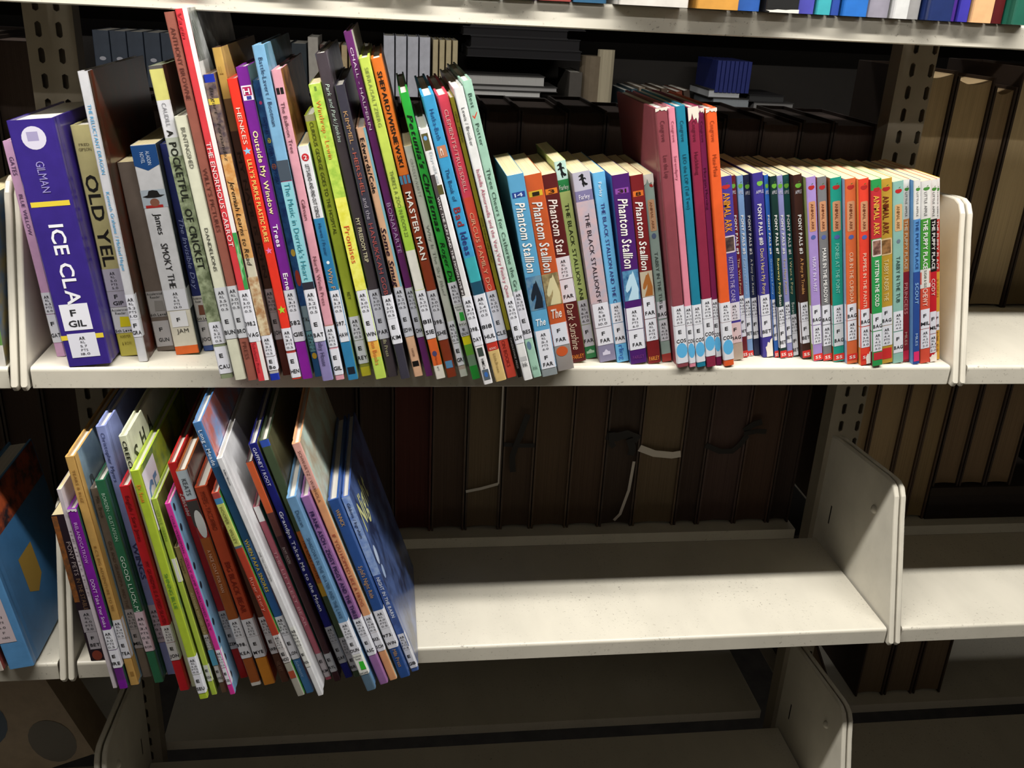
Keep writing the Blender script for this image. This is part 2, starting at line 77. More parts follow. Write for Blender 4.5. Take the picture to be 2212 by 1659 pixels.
('grey-green paperback with a torn white top,left of the maroon board books','pb',[5983,115,98,1904,12.09,112],'9fb5ac','9fb5ac','9fb5ac',None,1,0,[(-88,86,'b04038')],[('P',1766,1910,'e2ddd2','torn',0,1),('P',1779,1823,'b03028','apple',0.55,0.95),('P',1360,1665,'d0a27c','rrect',0.2,0.85),('T','ANIMAL ARK',1380,1644,0.3,'a06a48','',0.5),('P',1284,1339,'5a6a8a','oval',0.25,0.7),('T','TABBY IN THE TUB',622,1152,0.4,'4a5a58','',0.5),('S',466,647,0,1.3,'dfe0e8','#F|BAG'),('S',228,451,0,1.3,'dfe0e8','AR|RL|4.3|PTS|4.0')]),
('dull maroon thin book with the widest visible left cover','hb',[6099,-37,111,2527,11.52,150],'8a444c','8a444c','8c4850',None,2,0,[],[('T','Cosgrove',2229,2413,0.45,'5a242c','',0.5),('T','Leo the Lop',1898,2104,0.45,'5a242c','',0.5),('P',2484,2541,'ddd4c6','torn',0,1),('S',446,648,0,1.2,'dfe0e6','AR|RL|4.5|PTS|0.5'),('S',42,442,0,1.2,'dfe0e6','#E|COS@'),('P',98,257,'5cb0e0','dot',0,1)]),
('pink thin book among the blue dot labelled books','hb',[6224,-25,67,2532,11.66,150],'e08a9c','e08a9c','e08a9c',None,2,0,[],[('T','Cosgrove',2232,2417,0.45,'8a3a4c','',0.5),('T','Serendipity',1882,2107,0.45,'8a3a4c','',0.5),('S',446,649,0,1.2,'dfe0e6','AR|RL|4.7|PTS|0.5'),('S',41,442,0,1.2,'dfe0e6','#E|COS@'),('P',97,256,'5cb0e0','dot',0,1)]),
('teal thin book among the blue dot labelled books','hb',[6303,-26,90,2550,11.78,150],'1f7f9a','1f7f9a','1f7f9a',None,2,0,[],[('T','Cosgrove',2238,2423,0.45,'123c50','',0.5),('T','LEO the LOP (Tail Two)',1612,2120,0.45,'123c50','',0.5),('S',458,661,0,1.2,'dfe0e6','AR|RL|4.0|PTS|0.5'),('S',52,455,0,1.2,'dfe0e6','#E|COS@'),('P',109,268,'5cb0e0','dot',0,1)]),
('dark red thin book with a ragged torn top corner','hb',[6403,-26,96,2546,11.54,150],'8c2844','8c2844','2a1030',None,2,0,[],[('T','Cosgrove',2238,2423,0.45,'5a1428','',0.5),('T','Hucklebug',1937,2144,0.45,'5a1428','',0.5),('P',2369,2551,'ddd4c6','torn',0,1),('S',520,722,0,1.2,'dfe0e6','AR|RL|3.8|PTS|0.5'),('S',116,516,0,1.2,'dfe0e6','#E|COS@'),('P',173,331,'5cb0e0','dot',0,1)]),
('plum magenta thin book beside the orange one','hb',[6516,24,62,2537,11.72,150],'7c2050','7c2050','7c2050',None,2,0,[],[('T','Cosgrove',2234,2421,0.45,'501030','',0.5),('T','Morgan Morning',1604,1996,0.45,'501030','',0.5),('P',2476,2550,'ddd4c6','torn',0,1),('S',500,704,0,1.2,'dfe0e6','AR|RL|4.2|PTS|0.5'),('S',93,496,0,1.2,'dfe0e6','#E|COS@'),('P',150,309,'5cb0e0','dot',0,1)]),
('bright orange thin book with a white worn top,right end of blue dot group','hb',[6594,-2,104,2536,11.91,150],'e8602c','e8602c','e8602c',None,2,0,[],[('T','Cosgrove',2242,2429,0.45,'a03c18','',0.5),('T','Maui-Maui',1924,2124,0.45,'a03c18','',0.5),('P',2490,2558,'ddd4c6','torn',0,1),('S',473,677,0,1.2,'dfe0e6','AR|RL|4.9|PTS|0.5'),('S',65,469,0,1.2,'dfe0e6','#E|COS@'),('P',122,282,'5cb0e0','dot',0,1)]),
('blue-purple paperback with yellow-orange lettering right of the orange thin book','pb',[6724,152,127,1894,11.97,112],'4a3fa0','4a3fa0','4a3fa0',None,1,0,[(-104,189,'b8a898')],[('P',1772,1830,'c03030','apple',0.2,0.8),('T','ANIMAL ARK',1351,1740,0.62,'e8a030','b',0.5),('P',1142,1315,'d8d0d8','rrect',0.08,0.92),('P',1157,1300,'3a3236','art:6a5a50',0.16,0.84),('T','KITTEN IN THE CANE',636,1099,0.4,'c4bce8','',0.5),('S',433,625,0,1.3,'dfe0e8','AR|RL|4.7|PTS|4.0'),('S',189,409,0,1.1,'dcc6c8','#F|BAG')]),
('maroon thin paperback numbered 9','pb',[6876,244,59,1897,12.41,112],'6a1a24','6a1a24','6a1a24',None,1,0,[],[('P',1772,1836,'6aa83a','apple',0.2,0.85),('T','APPLE',1718,1754,0.7,'c8c8d0','h',0.5),('T','PONY PALS #9',1114,1509,0.46,'e8e6e2','b',0.5),('T','The Wild Pony',691,1068,0.42,'d8b890','',0.5),('S',474,678,0,1.1,'dcdde4','AR|RL|3.6|PTS|1.0'),('S',232,471,0,1.1,'dcdde4','#F|BET'),('P',-4,73,'d02c28','rect',0,1),('T','SS',16,49,0.7,'f4e8e4','hb',0.5)]),
('grey-blue paperback numbered 5 beside the maroon one','pb',[6943,285,65,1888,11.89,112],'7a9cc8','7a9cc8','7a9cc8',None,1,0,[],[('P',1762,1827,'6aa83a','apple',0.2,0.85),('T','APPLE',1708,1745,0.7,'c8c8d0','h',0.5),('T','PONY PALS #5',1102,1498,0.46,'e8e6e2','b',0.5),('T','Pony to the Rescue',678,1056,0.42,'a8c0d8','',0.5),('S',432,637,0,1.1,'dcdde4','AR|RL|3.8|PTS|1.0'),('S',189,429,0,1.1,'dcdde4','#F|BET'),('P',-20,57,'d02c28','rect',0,1),('T','SS',0,33,0.7,'f4e8e4','hb',0.5)]),
('navy paperback numbered 2 left of the wider purple one','pb',[7021,298,64,1896,12.04,112],'1f2748','1f2748','1f2748',None,1,0,[],[('P',1757,1822,'6aa83a','apple',0.2,0.85),('T','APPLE',1702,1739,0.7,'c8c8d0','h',0.5),('T','PONY PALS #2',1096,1493,0.46,'e8e6e2','b',0.5),('T','A Pony for Keeps',672,1051,0.42,'c8c8c0','',0.5),('S',434,638,0,1.1,'dcdde4','AR|RL|4.1|PTS|1.0'),('S',190,431,0,1.1,'dcdde4','#F|BET')]),
('wider blue-purple paperback numbered 10 with torn white foot','pb',[7097,244,107,1925,12.19,112],'3f3690','3f3690','3f3690',None,1,0,[],[('P',1793,1861,'7ab84a','apple',0.4,0.9),('T','APPLE',1723,1756,0.7,'d8d8e4','h',0.6),('T','PONY PALS #10',1206,1620,0.44,'eae8e8','b',0.5),('T',"Don't Hurt My Pony",693,1169,0.42,'e0c890','',0.5),('S',464,683,0,1.3,'dfe0e8','AR|RL|3.8|PTS|1.0'),('S',225,459,0,1.3,'dfe0e8','#F|BET'),('P',-16,204,'e6dfd2','torn2',0.3,1)]),
('bright blue very thin paperback numbered 8','pb',[7224,244,44,1914,12.5,112],'2a62b4','2a62b4','2a62b4',None,1,0,[],[('P',1783,1848,'6aa83a','apple',0.2,0.85),('T','APPLE',1728,1766,0.7,'c8c8d0','h',0.5),('T','PONY PALS #8',1121,1519,0.46,'e8e6e2','b',0.5),('T','Good-bye Pony',695,1075,0.42,'9cc0e0','',0.5),('S',436,641,0,1.1,'dcdde4','AR|RL|3.4|PTS|1.0'),('S',191,433,0,1.1,'dcdde4','#F|BET'),('P',-4,73,'d02c28','rect',0,1),('T','SS',16,49,0.7,'f4e8e4','hb',0.5)]),
('blackish green paperback numbered 7','pb',[7276,217,68,1908,12.54,112],'12342f','12342f','12342f',None,1,0,[],[('P',1787,1852,'6aa83a','apple',0.2,0.85),('T','APPLE',1733,1770,0.7,'c8c8d0','h',0.5),('T','PONY PALS #7',1127,1524,0.46,'e8e6e2','b',0.5),('T','Runaway Pony',704,1082,0.42,'e0d080','',0.5),('S',361,568,0,1.1,'dcdde4','AR|RL|3.6|PTS|1.0'),('S',116,359,0,1.1,'dcdde4','#F|BET'),('P',6,83,'d02c28','rect',0,1),('T','SS',26,59,0.7,'f4e8e4','hb',0.5),('T','Betan',581,697,0.5,'e8e4dc','',0.5)]),
('pale lilac paperback numbered 6','pb',[7361,244,62,1912,12.81,112],'8e8fc4','8e8fc4','8e8fc4',None,1,0,[],[('P',1786,1851,'6aa83a','apple',0.2,0.85),('T','APPLE',1731,1768,0.7,'c8c8d0','h',0.5),('T','PONY PALS #6',1123,1521,0.46,'e8e6e2','b',0.5),('T','Too Many Ponies',697,1077,0.42,'c8b070','',0.5),('S',408,615,0,1.1,'dcdde4','AR|RL|3.8|PTS|1.0'),('S',163,406,0,1.1,'dcdde4','#F|BET'),('P',-4,73,'d02c28','rect',0,1),('T','SS',16,49,0.7,'f4e8e4','hb',0.5)]),
('dark teal paperback numbered 1','pb',[7432,271,68,1916,12.84,112],'164a46','164a46','164a46',None,1,0,[],[('P',1784,1850,'6aa83a','apple',0.2,0.85),('T','APPLE',1730,1767,0.7,'c8c8d0','h',0.5),('T','PONY PALS #1',1118,1518,0.46,'e8e6e2','b',0.5),('T','I Want a Pony',690,1072,0.42,'d8d0a0','',0.5),('S',260,470,0,1.1,'dcdde4','AR|RL|3.8|PTS|1.0'),('S',10,257,0,1.1,'dcdde4','#F|BET'),('T','Betan',477,601,0.5,'c8d4cc','',0.5)]),
('dark chocolate paperback numbered 3,wide with green apple','pb',[7508,190,88,1933,12.84,112],'3c2018','3c2018','3c2018',None,1,0,[],[('P',1802,1867,'6aa83a','apple',0.2,0.85),('T','APPLE',1748,1785,0.7,'c8c8d0','h',0.5),('T','PONY PALS #3',1141,1538,0.46,'e8e6e2','b',0.5),('T','A Pony in Trouble',716,1095,0.42,'d8a060','',0.5),('S',422,628,0,1.1,'dcdde4','AR|RL|3.9|PTS|1.0'),('S',177,419,0,1.1,'dcdde4','#F|BET'),('P',17,94,'d02c28','rect',0,1),('T','SS',37,70,0.7,'f4e8e4','hb',0.5)]),
('lilac paperback with an orange name plate,olive left cover','pb',[7604,137,96,1921,12.5,112],'a98fce','a98fce','9aa868',None,1,0,[],[('P',1794,1855,'b02a28','apple',0.2,0.8),('P',1381,1681,'c8906a','rrect',0.15,0.85),('T','ANIMAL ARK',1399,1659,0.34,'7a4028','',0.5),('P',1301,1345,'5060a0','oval',0.25,0.75),('T','HUSKY IN A HUT',758,1120,0.42,'e4dcf0','',0.5),('S',402,613,0,1.3,'dfe0e8','#F|BAG'),('S',189,394,0,1.3,'dfe0e8','AR|RL|4.4|PTS|3.0'),('P',5,76,'d8302a','rect',0,1),('T','SS',24,58,0.6,'f4e8e4','hb',0.5)]),
('mid grey paperback with white capitals','pb',[7710,137,93,1924,12.34,112],'7b7b7d','7b7b7d','b8503a',None,1,0,[],[('P',1798,1859,'b02a28','apple',0.2,0.8),('P',1384,1685,'c8906a','rrect',0.15,0.85),('T','ANIMAL ARK',1401,1662,0.34,'7a4028','',0.5),('P',1303,1348,'5060a0','oval',0.25,0.75),('T','MARE IN THE MEADOW',638,1213,0.48,'ecebe8','b',0.5),('S',406,614,0,1.3,'dfe0e8','#F|BAG'),('S',168,399,0,1.3,'dfe0e8','AR|RL|5.1|PTS|4.0'),('P',5,76,'d8302a','rect',0,1),('T','SS',24,58,0.6,'f4e8e4','hb',0.5)]),
('teal green paperback with brown left cover','pb',[7812,110,112,1920,11.8,112],'1f9a86','1f9a86','a85a34',None,1,0,[],[('P',1803,1864,'b02a28','apple',0.2,0.8),('P',1390,1690,'c8906a','rrect',0.15,0.85),('T','ANIMAL ARK',1408,1668,0.34,'7a4028','',0.5),('P',1310,1354,'5060a0','oval',0.25,0.75),('T','PONIES AT THE POINT',746,1267,0.42,'8cd4c4','',0.5),('S',424,621,0,1.3,'dfe0e8','AR|RL|4.8|PTS|4.0'),('S',175,418,0,1.3,'d4d8dc','#F|BAG'),('P',16,87,'d8302a','rect',0,1),('T','SS',34,68,0.6,'f4e8e4','hb',0.5)]),
('orange paperback with pale blue left cover','pb',[7933,57,109,1923,11.72,112],'d8693a','d8693a','9fb4d8',None,1,0,[],[('P',1816,1877,'b02a28','apple',0.2,0.8),('P',1405,1703,'c8906a','rrect',0.15,0.85),('T','ANIMAL ARK',1422,1681,0.34,'7a4028','',0.5),('P',1325,1369,'5060a0','oval',0.25,0.75),('T','CUB IN THE CUPBOAR',664,1191,0.42,'f0c8a8','',0.5),('S',481,654,0,1.3,'dfe0e8','#F|BAG'),('S',256,475,0,1.3,'dfe0e8','AR|RL|4.1|PTS|4.0'),('P',37,107,'d8302a','rect',0,1),('T','SS',55,89,0.6,'f4e8e4','hb',0.5)]),
('scarlet paperback with yellow-orange left cover','pb',[8063,17,102,1935,12.06,112],'ea4430','ea4430','f0a050',None,1,0,[],[('P',1828,1888,'b02a28','apple',0.2,0.8),('P',1417,1716,'c8906a','rrect',0.15,0.85),('T','ANIMAL ARK',1435,1694,0.34,'7a4028','',0.5),('P',1338,1382,'5060a0','oval',0.25,0.75),('T','PUPPIES IN THE PANTR',624,1197,0.42,'f8d0b8','',0.5),('S',431,613,0,1.3,'dfe0e8','#F|BAG'),('S',195,422,0,1.3,'dfe0e8','AR|RL|3.6|PTS|3.0'),('P',7,145,'ece6da','torn2',0.5,1),('P',52,123,'d8302a','rect',0,1),('T','SS',71,104,0.6,'f4e8e4','hb',0.5)]),
('red and green paperback with an oval kitten picture','pb',[8178,-9,107,1937,12.2,112],'2f9a50','2f9a50','8a2030',None,1,0,[(1354,1834,'c23038')],[('P',1819,1873,'b02a28','apple',0.25,0.8),('T','ANIMAL ARK',1388,1781,0.62,'e8b048','b',0.5),('P',1173,1347,'d8ccc4','rrect',0.05,0.95),('P',1189,1332,'5a3a34','art:a07868',0.14,0.86),('T','KITTEN IN THE COLD',650,1131,0.46,'ecf0e4','b',0.5),('S',390,576,0,1.3,'dfe0e8','#F|BAG'),('S',160,381,0,1.3,'dfe0e8','AR|RL|4.2|PTS|3.0'),('P',64,148,'c03038','rect',0.1,0.95)]),
('mustard gold paperback with an oval cat picture','pb',[8300,56,130,1932,12.32,112],'c49a36','c49a36','c49a36',None,1,0,[],[('P',1809,1870,'b02a28','apple',0.25,0.8),('T','ANIMAL ARK',1382,1766,0.55,'7a3418','b',0.5),('P',1169,1340,'d8b888','rrect',0.05,0.95),('P',1183,1325,'a8784c','art:6a4a2c',0.14,0.86),('T','TABBY UNDER THE',688,1122,0.42,'ecd8a0','',0.5),('S',425,625,0,1.3,'dfe0e8','#F|BAG'),('S',197,419,0,1.3,'dfe0e8','AR|RL|4.4|PTS|4.0'),('P',49,169,'d03030','rect',0.1,0.9)]),
('pale mint paperback with a red apple and orange name plate','pb',[8441,68,114,1911,12.33,112],'8fbcb0','8fbcb0','8fbcb0',None,1,0,[],[('P',1791,1851,'b8282a','apple',0.25,0.8),('P',1415,1683,'d0a878','rrect',0.2,0.85),('T','ANIMAL ARK',1436,1667,0.34,'8a6038','',0.5),('P',1290,1332,'6a7a88','oval',0.35,0.7),('T','TABBY IN THE TUB',670,1156,0.42,'2c4440','',0.5),('S',360,574,0,1.3,'dfe0e8','AR|RL|4.3|PTS|4.0'),('S',115,348,0,1.3,'dfe0e8','#F|BAG')]),
('orange over dark red puppy paperback','pb',[8568,108,75,1926,12.43,112],'9a2430','9a2430','9a2430',None,1,0,[(1533,2017,'e4e2dc'),(989,1533,'d98a4a')],[('P',1813,1860,'4a8a3a','apple',0.3,0.85),('T','LITTLE APPLE',1561,1802,0.32,'5a5a5a','',0.5),('T','THE PUPPY PLACE',1018,1520,0.5,'f0d8b8','b',0.5),('T','PRINCESS',532,873,0.56,'d8888a','b',0.5),('T','MILES',188,334,0.42,'e0b0a0','',0.5),('P',25,126,'d02848','rect',0.1,0.9)]),
('blue over navy puppy paperback with wide blue left cover','pb',[8650,41,71,1935,12.44,112],'2a4c94','2a4c94','6a9ed4',None,1,0,[(1550,2030,'e4e2dc'),(1009,1550,'5a93cc')],[('P',1828,1875,'4a8a3a','apple',0.3,0.85),('T','LITTLE APPLE',1578,1817,0.32,'5a5a5a','',0.5),('T','THE PUPPY PLACE',1038,1536,0.5,'28508c','b',0.5),('T','SCOUT',666,894,0.56,'8cb4e0','b',0.5),('T','MILES',206,343,0.42,'a8c4e8','',0.5),('P',32,141,'e0306a','rect',0.1,0.9)]),
('green over orange-red puppy paperback','pb',[8741,67,109,1926,12.75,112],'d8503a','d8503a','d8503a',None,1,0,[(1548,2031,'e4e2dc'),(1004,1548,'4a9a3a')],[('P',1828,1875,'4a8a3a','apple',0.3,0.85),('T','LITTLE APPLE',1576,1817,0.32,'5a5a5a','',0.5),('T','THE PUPPY PLACE',1033,1534,0.5,'eef0e8','b',0.5),('T','CHEWY',634,822,0.56,'f4c4b4','b',0.5),('P',829,1030,'dcd8d0','rect',0,1),('P',873,1004,'d06050','rect',0,0.14),('P',873,1004,'d06050','rect',0.86,1),('T','SUGAR & GUS',837,1019,0.3,'3a4a30','',0.5),('S',387,600,0,1.3,'dfe0e8','#F|MIL'),('S',165,381,0,1.3,'dfe0e8','AR|RL|4.2|PTS|2.0')]),
('black over red puppy paperback second from the right end','pb',[8869,107,80,1937,13.0,112],'c8202c','c8202c','c8202c',None,1,0,[(1543,2029,'e4e2dc'),(995,1543,'1c1818')],[('P',1824,1871,'4a8a3a','apple',0.3,0.85),('T','LITTLE APPLE',1570,1813,0.32,'5a5a5a','',0.5),('T','THE PUPPY PLACE',1024,1529,0.5,'e8e4e0','b',0.5),('T','CODY',737,922,0.56,'f0c0b8','b',0.5),('S',321,565,0,1.3,'dfe0e8','#F|MIL'),('S',103,315,0,1.3,'dfe0e8','AR|RL|3.1|PTS|2.0'),('P',1,103,'e8e0d4','torn2',0.0,1)]),
('red over yellow puppy paperback at the right end of the row','pb',[8968,174,57,1943,13.28,112],'dca83c','dca83c','dca83c',None,1,0,[(1530,2021,'e4e2dc'),(978,1530,'c83028')],[('P',1815,1862,'4a8a3a','apple',0.3,0.85),('T','LITTLE APPLE',1559,1804,0.32,'5a5a5a','',0.5),('T','THE PUPPY PLACE',1007,1516,0.5,'f0e0d8','b',0.5),('T','RASCAL',695,904,0.56,'c89030','b',0.5),('S',336,544,0,1.3,'dfe0e8','#F|MIL'),('T','MILES',93,320,0.45,'8a6830','',0.5)]),
]
LOW_ROW = [
('worn dark paperback with torn tan pages against the left bracket of the lower shelf','pb',[136,16,144,1766,5.34,112],'2a1c26','2a1c26','2a1c26',None,1,0,[],[('P',740,1754,'6b4a30','art:a0602c',0,0.36),('T','PONY PETS',1057,1455,0.34,'b8a8a8','',0.66),('T','IN THE STABLE',640,1021,0.34,'8a6a50','',0.66),('S',363,640,0.1,1.2,'b4aeb4','AR|RL|4.0|PTS|3.0'),('S',144,360,0.2,1.2,'b8b2b8','#F|BET'),('P',0,125,'8a4030','oval',0.2,0.9)]),
('very thin plain off-white book left of the violet lower-shelf book','pb',[470,-429,41,2299,6.14,200],'d0c6cc','d0c6cc','d0c6cc',None,0,0,[],[('T','THE LITTLE LIONS',1120,1883,0.5,'a89aa4','',0.5)]),
('violet lower-shelf spine with torn jacket top and white lettering','hb',[534,-447,86,2100,6.59,195],'7d1f9c','2c5a50','7d1f9c',None,0,1,[(106,264,'6a2a80')],[('P',2057,2105,'e0d8dc','torn',0,1),('T','IRELAND/CATROW',1505,1954,0.42,'d0a8dc','',0.5),('T',"DON'T Take Your Snake",763,1322,0.46,'e0ccea','',0.5),('S',488,729,0,1.3,'dfe0e8','AR|RL|3.0|PTS|0.5'),('S',264,480,0,1.3,'dfe0e8','#E|IRE')]),
('tall tan lower-shelf spine with a grey-blue front cover','hb',[630,-399,88,2619,6.69,200],'d2a65e','90a8b6','d2a65e','7890a0',0,0,[],[('T','TEARS & RUIZ',2138,2483,0.34,'8a6030','',0.5),('T',"B.C'S BIG ADVENTURE TO SEE",917,1665,0.34,'9a7038','',0.5),('S',582,808,0,1.3,'dfe0e8','AR|RL|3.4|PTS|0.5'),('S',339,579,0,1.3,'dfe0e8','#E|TEA'),('P',110,168,'a0783c','rect',0.35,0.75),('F','T','Boy H',20,78,-62,-30,'3c4850'),('F','P','rect',0,9,-258,0,'caa05a')]),
('taupe lower-shelf spine set back between the tan and green ones','hb',[726,-285,92,2223,6.74,195],'85776a','85776a','85776a',None,0,0,[],[('T','Mills - Brock',1903,2139,0.42,'4a4034','',0.5),('T','GUS AND GRANDPA AND THE',864,1645,0.4,'5e4a3c','',0.5),('S',607,846,0,1.1,'b4acac','AR|RL|2.5|PTS|0.5'),('S',369,604,0,1.1,'b4acac','#E|MIL')]),
('dark green lower-shelf spine with white GOOD LUCK lettering','hb',[862,-380,92,2361,7.65,195],'2e6a4a','2e6a4a','2e6a4a',None,0,1,[],[('T','BORDEN - GUSTAFSON',1704,2226,0.4,'a8c4b0','',0.5),('T','GOOD LUCK,M',887,1534,0.5,'c8dccc','',0.5),('S',400,881,0,1.1,'c8b4bc','AR|RL|3.1|PTS|0.5|E|BOR')]),
('tall lavender lower-shelf spine with navy script','hb',[964,-259,92,2861,7.73,205],'8f9bd0','8f9bd0','8f9bd0',None,0,0,[],[('T','Christopher Myers',2282,2794,0.44,'2e3868','',0.5),('T','WINGS',1187,1602,0.6,'3a4478','',0.5),('S',413,874,0,1.1,'bcb4c0','AR|RL|2.7|PTS|0.5|E|MYE')]),
('dark red lower-shelf spine left of the lime green pair','hb',[1137,-518,96,2376,8.22,200],'c4222a','c4222a','c4222a',None,0,0,[],[('T','English / Sara Jones',1785,2275,0.44,'5a1014','',0.5),('T','MY GRANDMA IS A SPEED SKATER',828,1555,0.44,'6a1216','',0.5),('S',606,810,0,1.3,'d0cccc','AR|RL|3.0|PTS|0.5'),('S',384,601,0,1.3,'c8c4c4','#E|JON')]),
('cream spine with bold CREECH lettering and a picture front cover','hb',[1242,-462,73,2861,8.27,190],'dfe2c2','dfe2c2','dfe2c2',None,0,0,[],[('T','CREECH',2497,2812,0.56,'1a1c16','b',0.5),('F','T','S',8,20,-34,-16,'1a1c16'),('F','T','H',34,48,-30,-12,'1a1c16'),('F','T','A',62,76,-28,-10,'1a1c16'),('F','P','oval',16,28,-58,-42,'e07030'),('F','P','oval',26,44,-52,-36,'e0c040'),('F','P','leaf',40,58,-60,-36,'3a7a50'),('F','P','rect',56,78,-56,-34,'5a9098')]),
('lime green lower-shelf spine with orange lettering near its top','hb',[1354,-655,84,2611,8.97,195],'b2ca3a','a8b838','b2ca3a','5a7a50',0,0,[],[('T','Dr. Seuss',2287,2465,0.5,'e07830','b',0.5),('T','SHINING BLUE',1103,1507,0.45,'3a7a34','',0.5),('S',310,525,0,1.3,'dfe0e8','AR|RL|3.6|PTS|0.5'),('S',71,305,0,1.3,'dfe0e8','#E|SEU'),('F','P','rect',3,46,-66,-6,'e4dfe8'),('F','T','GE',8,40,-50,-20,'5a84b0')]),
('thin second lime green spine right of the first lime one','hb',[1462,-601,55,2291,9.39,190],'b4cc4c','6a7438','b4cc4c',None,0,0,[],[('T','LITTLE GREEN',1845,2172,0.5,'7a9a38','',0.5),('S',1376,1638,0.3,1.1,'dcdcd8','#'),('S',174,377,0,1.1,'ccd0c8','#E|SOA')]),
('short olive-tan thin spine left of the pink one','hb',[1557,-574,56,1752,10.48,175],'a08f5c','a08f5c','a08f5c',None,0,0,[(-142,133,'6a5240')],[('T','Tompert',1459,1632,0.5,'3a3018','',0.5),('T','ALEXANDER WHO USED TO BE',735,1237,0.46,'d8cca0','',0.5),('S',542,729,0,1.1,'cfcfd0','AR|RL|3.4|PTS|0.5'),('P',346,542,'5aa4c4','rect',0,1),('S',133,339,0,1.1,'cccccc','#E|VIO')]),
('hot pink thin spine with a pale blue front cover','hb',[1644,-608,52,2255,11.23,190],'d83a9c','8abbe0','d83a9c',None,0,0,[],[('T','COLE/WEISSMAN - GOLLY GUMP SWALLOWED A FLY',812,2129,0.5,'3a1040','',0.5),('S',344,565,0,1.3,'dfe0e8','AR|RL|3.4|PTS|0.5'),('S',128,337,0,1.3,'dfe0e8','#E|COL'),('F','P','oval',4,10,-12,-4,'202838'),('F','P','oval',4,10,-34,-26,'202838'),('F','P','oval',4,10,-56,-48,'202838'),('F','P','oval',4,10,-78,-70,'202838'),('F','P','oval',4,10,-100,-92,'202838'),('F','P','oval',4,10,-122,-114,'202838'),('F','P','oval',4,10,-144,-136,'202838'),('F','P','oval',4,10,-166,-158,'202838'),('F','P','oval',4,10,-188,-180,'202838'),('F','P','oval',4,10,-210,-202,'202838')]),
('red spine with white slanted lettering behind the pink one','hb',[1712,-368,82,2553,11.45,200],'b82020','b82020','b82020',None,0,0,[],[('T','Zelin/Lobel',1974,2231,0.5,'f0d8d4','bi',0.5),('S',636,856,0,1.1,'c8c4c8','AR|RL|3.6|PTS|0.5'),('S',379,633,0,1.1,'c8c4c8','#E|ZEM')]),
('spine grey at the top with KEATS lettering,rust brown below','hb',[1838,-497,103,2542,12.2,200],'9a5428','4a4644','9a5428','8a6a60',0,1,[(2232,2638,'b9c6ce'),(1804,2232,'9a2a24'),(-108,41,'d8d4cc')],[('T','KEATS',2282,2457,0.5,'20242a','',0.5),('P',1882,2216,'3a3634','pent',0,1),('P',1804,2115,'c0c2be','oval',0.2,1.0),('T','A NICE COAT FOR MAN',1174,1670,0.36,'c8a088','',0.5),('S',618,844,0,1.3,'d0d0d4','AR|RL|2.4|PTS|0.5'),('S',356,616,0,1.3,'d0d0d4','#398.|KEA')]),
('rust spine with dark red capitals and an amber foot','hb',[1964,-492,120,2366,12.5,195],'b4482a','b4482a','b4482a',None,0,0,[(-121,354,'c8802a')],[('T','MYERS - YACCARINO',1893,2314,0.46,'6a2416','',0.5),('T','BIG BLACK BEAR',922,1524,0.5,'7a2014','',0.5),('S',621,837,0,1.3,'d0d0d4','AR|RL|2.2|PTS|0.5'),('S',354,618,0,1.3,'d0d0d4','#E|MYE')]),
('dark brown short spine set back right of the rust one','hb',[2139,-463,79,1854,13.46,180],'5a3a2c','5a3a2c','5a3a2c',None,0,0,[],[('T','VELVET',146,278,0.5,'8a6a58','',0.5),('S',614,841,0,1.1,'d0d0d4','AR|RL|2.9|PTS|0.5'),('S',376,612,0,1.1,'d0d0d4','#E|WIN')]),
('spine with red-blue cap,pale yellow top and brick red lower part','hb',[2318,-683,73,2448,16.11,190],'b0402c','5aa850','b0402c',None,0,0,[(2386,2497,'b04a44'),(2325,2386,'4a88b8'),(1855,2325,'c9d070'),(1829,1855,'5a6a78'),(-97,436,'a8a498')],[('T','HOOPER - WILLEY',1887,2294,0.46,'5a5c30','',0.5),('T','River Story',1089,1491,0.5,'d89080','',0.5),('S',608,788,0,1.3,'c4c0c0','AR|RL|3.1|PTS|0.5'),('S',439,606,0,1.3,'c0bcbc','#E|HOO'),('P',234,327,'a04830','rect',0.1,0.9)]),
('tallest lower-shelf spine,blue with yellow capitals','hb',[2400,-647,81,3165,16.11,205],'4a7cb4','88a8d8','4a7cb4','c87870',0,1,[(1886,2700,'2e5a84'),(986,1673,'3868a8')],[('T','Long - Meade',2720,3085,0.5,'d0dcea','b',0.5),('T','WHEN PAPA SNORES',1290,1905,0.46,'e0c040','b',0.5),('S',754,986,0,1.3,'dfe0e8','AR|RL|2.5|PTS|0.5'),('S',449,751,0,1.3,'dfe0e8','#E|LON'),('T','Scholastic',215,426,0.4,'a8c4e4','i',0.5)]),
('plain white lower-shelf spine with tiny black lettering','hb',[2522,-691,55,2826,16.7,200],'e8e8ea','e8e8ea','e8e8ea',None,0,0,[],[('T','Adler/Bloom',2544,2713,0.34,'2a2a2c','b',0.5),('T','ONE YELLOW DAFFODIL',1449,1798,0.32,'2a2a2c','',0.5),('S',629,891,0,1.1,'d8d8d2','AR|RL|3.4|PTS|0.5'),('S',381,626,0,1.1,'d8d8d2','#E|ADL')]),
('dusty pink thin spine right of the white one,with teal cover','hb',[2587,-456,64,2164,16.75,185],'b05a6a','3a8a7c','b05a6a',None,0,0,[],[('P',1992,2163,'e4e4e4','rect',0.1,0.95),('T','THE LITTLEST BEAR',710,1650,0.5,'d8a0a8','',0.5),('S',38,351,0,1.1,'b8b0b4','#E|KIM')]),
('blackish maroon spine with an orange-red top left of the navy one','hb',[2677,-486,68,2666,16.3,195],'3a2024','3a2024','3a2024',None,0,0,[(2099,2715,'c85a30'),(1831,2099,'5a3430')],[('T','IN MY MOON',1509,1701,0.5,'a89a98','',0.5),('S',127,368,0,1.1,'a8a8ac','#E|RYL')]),
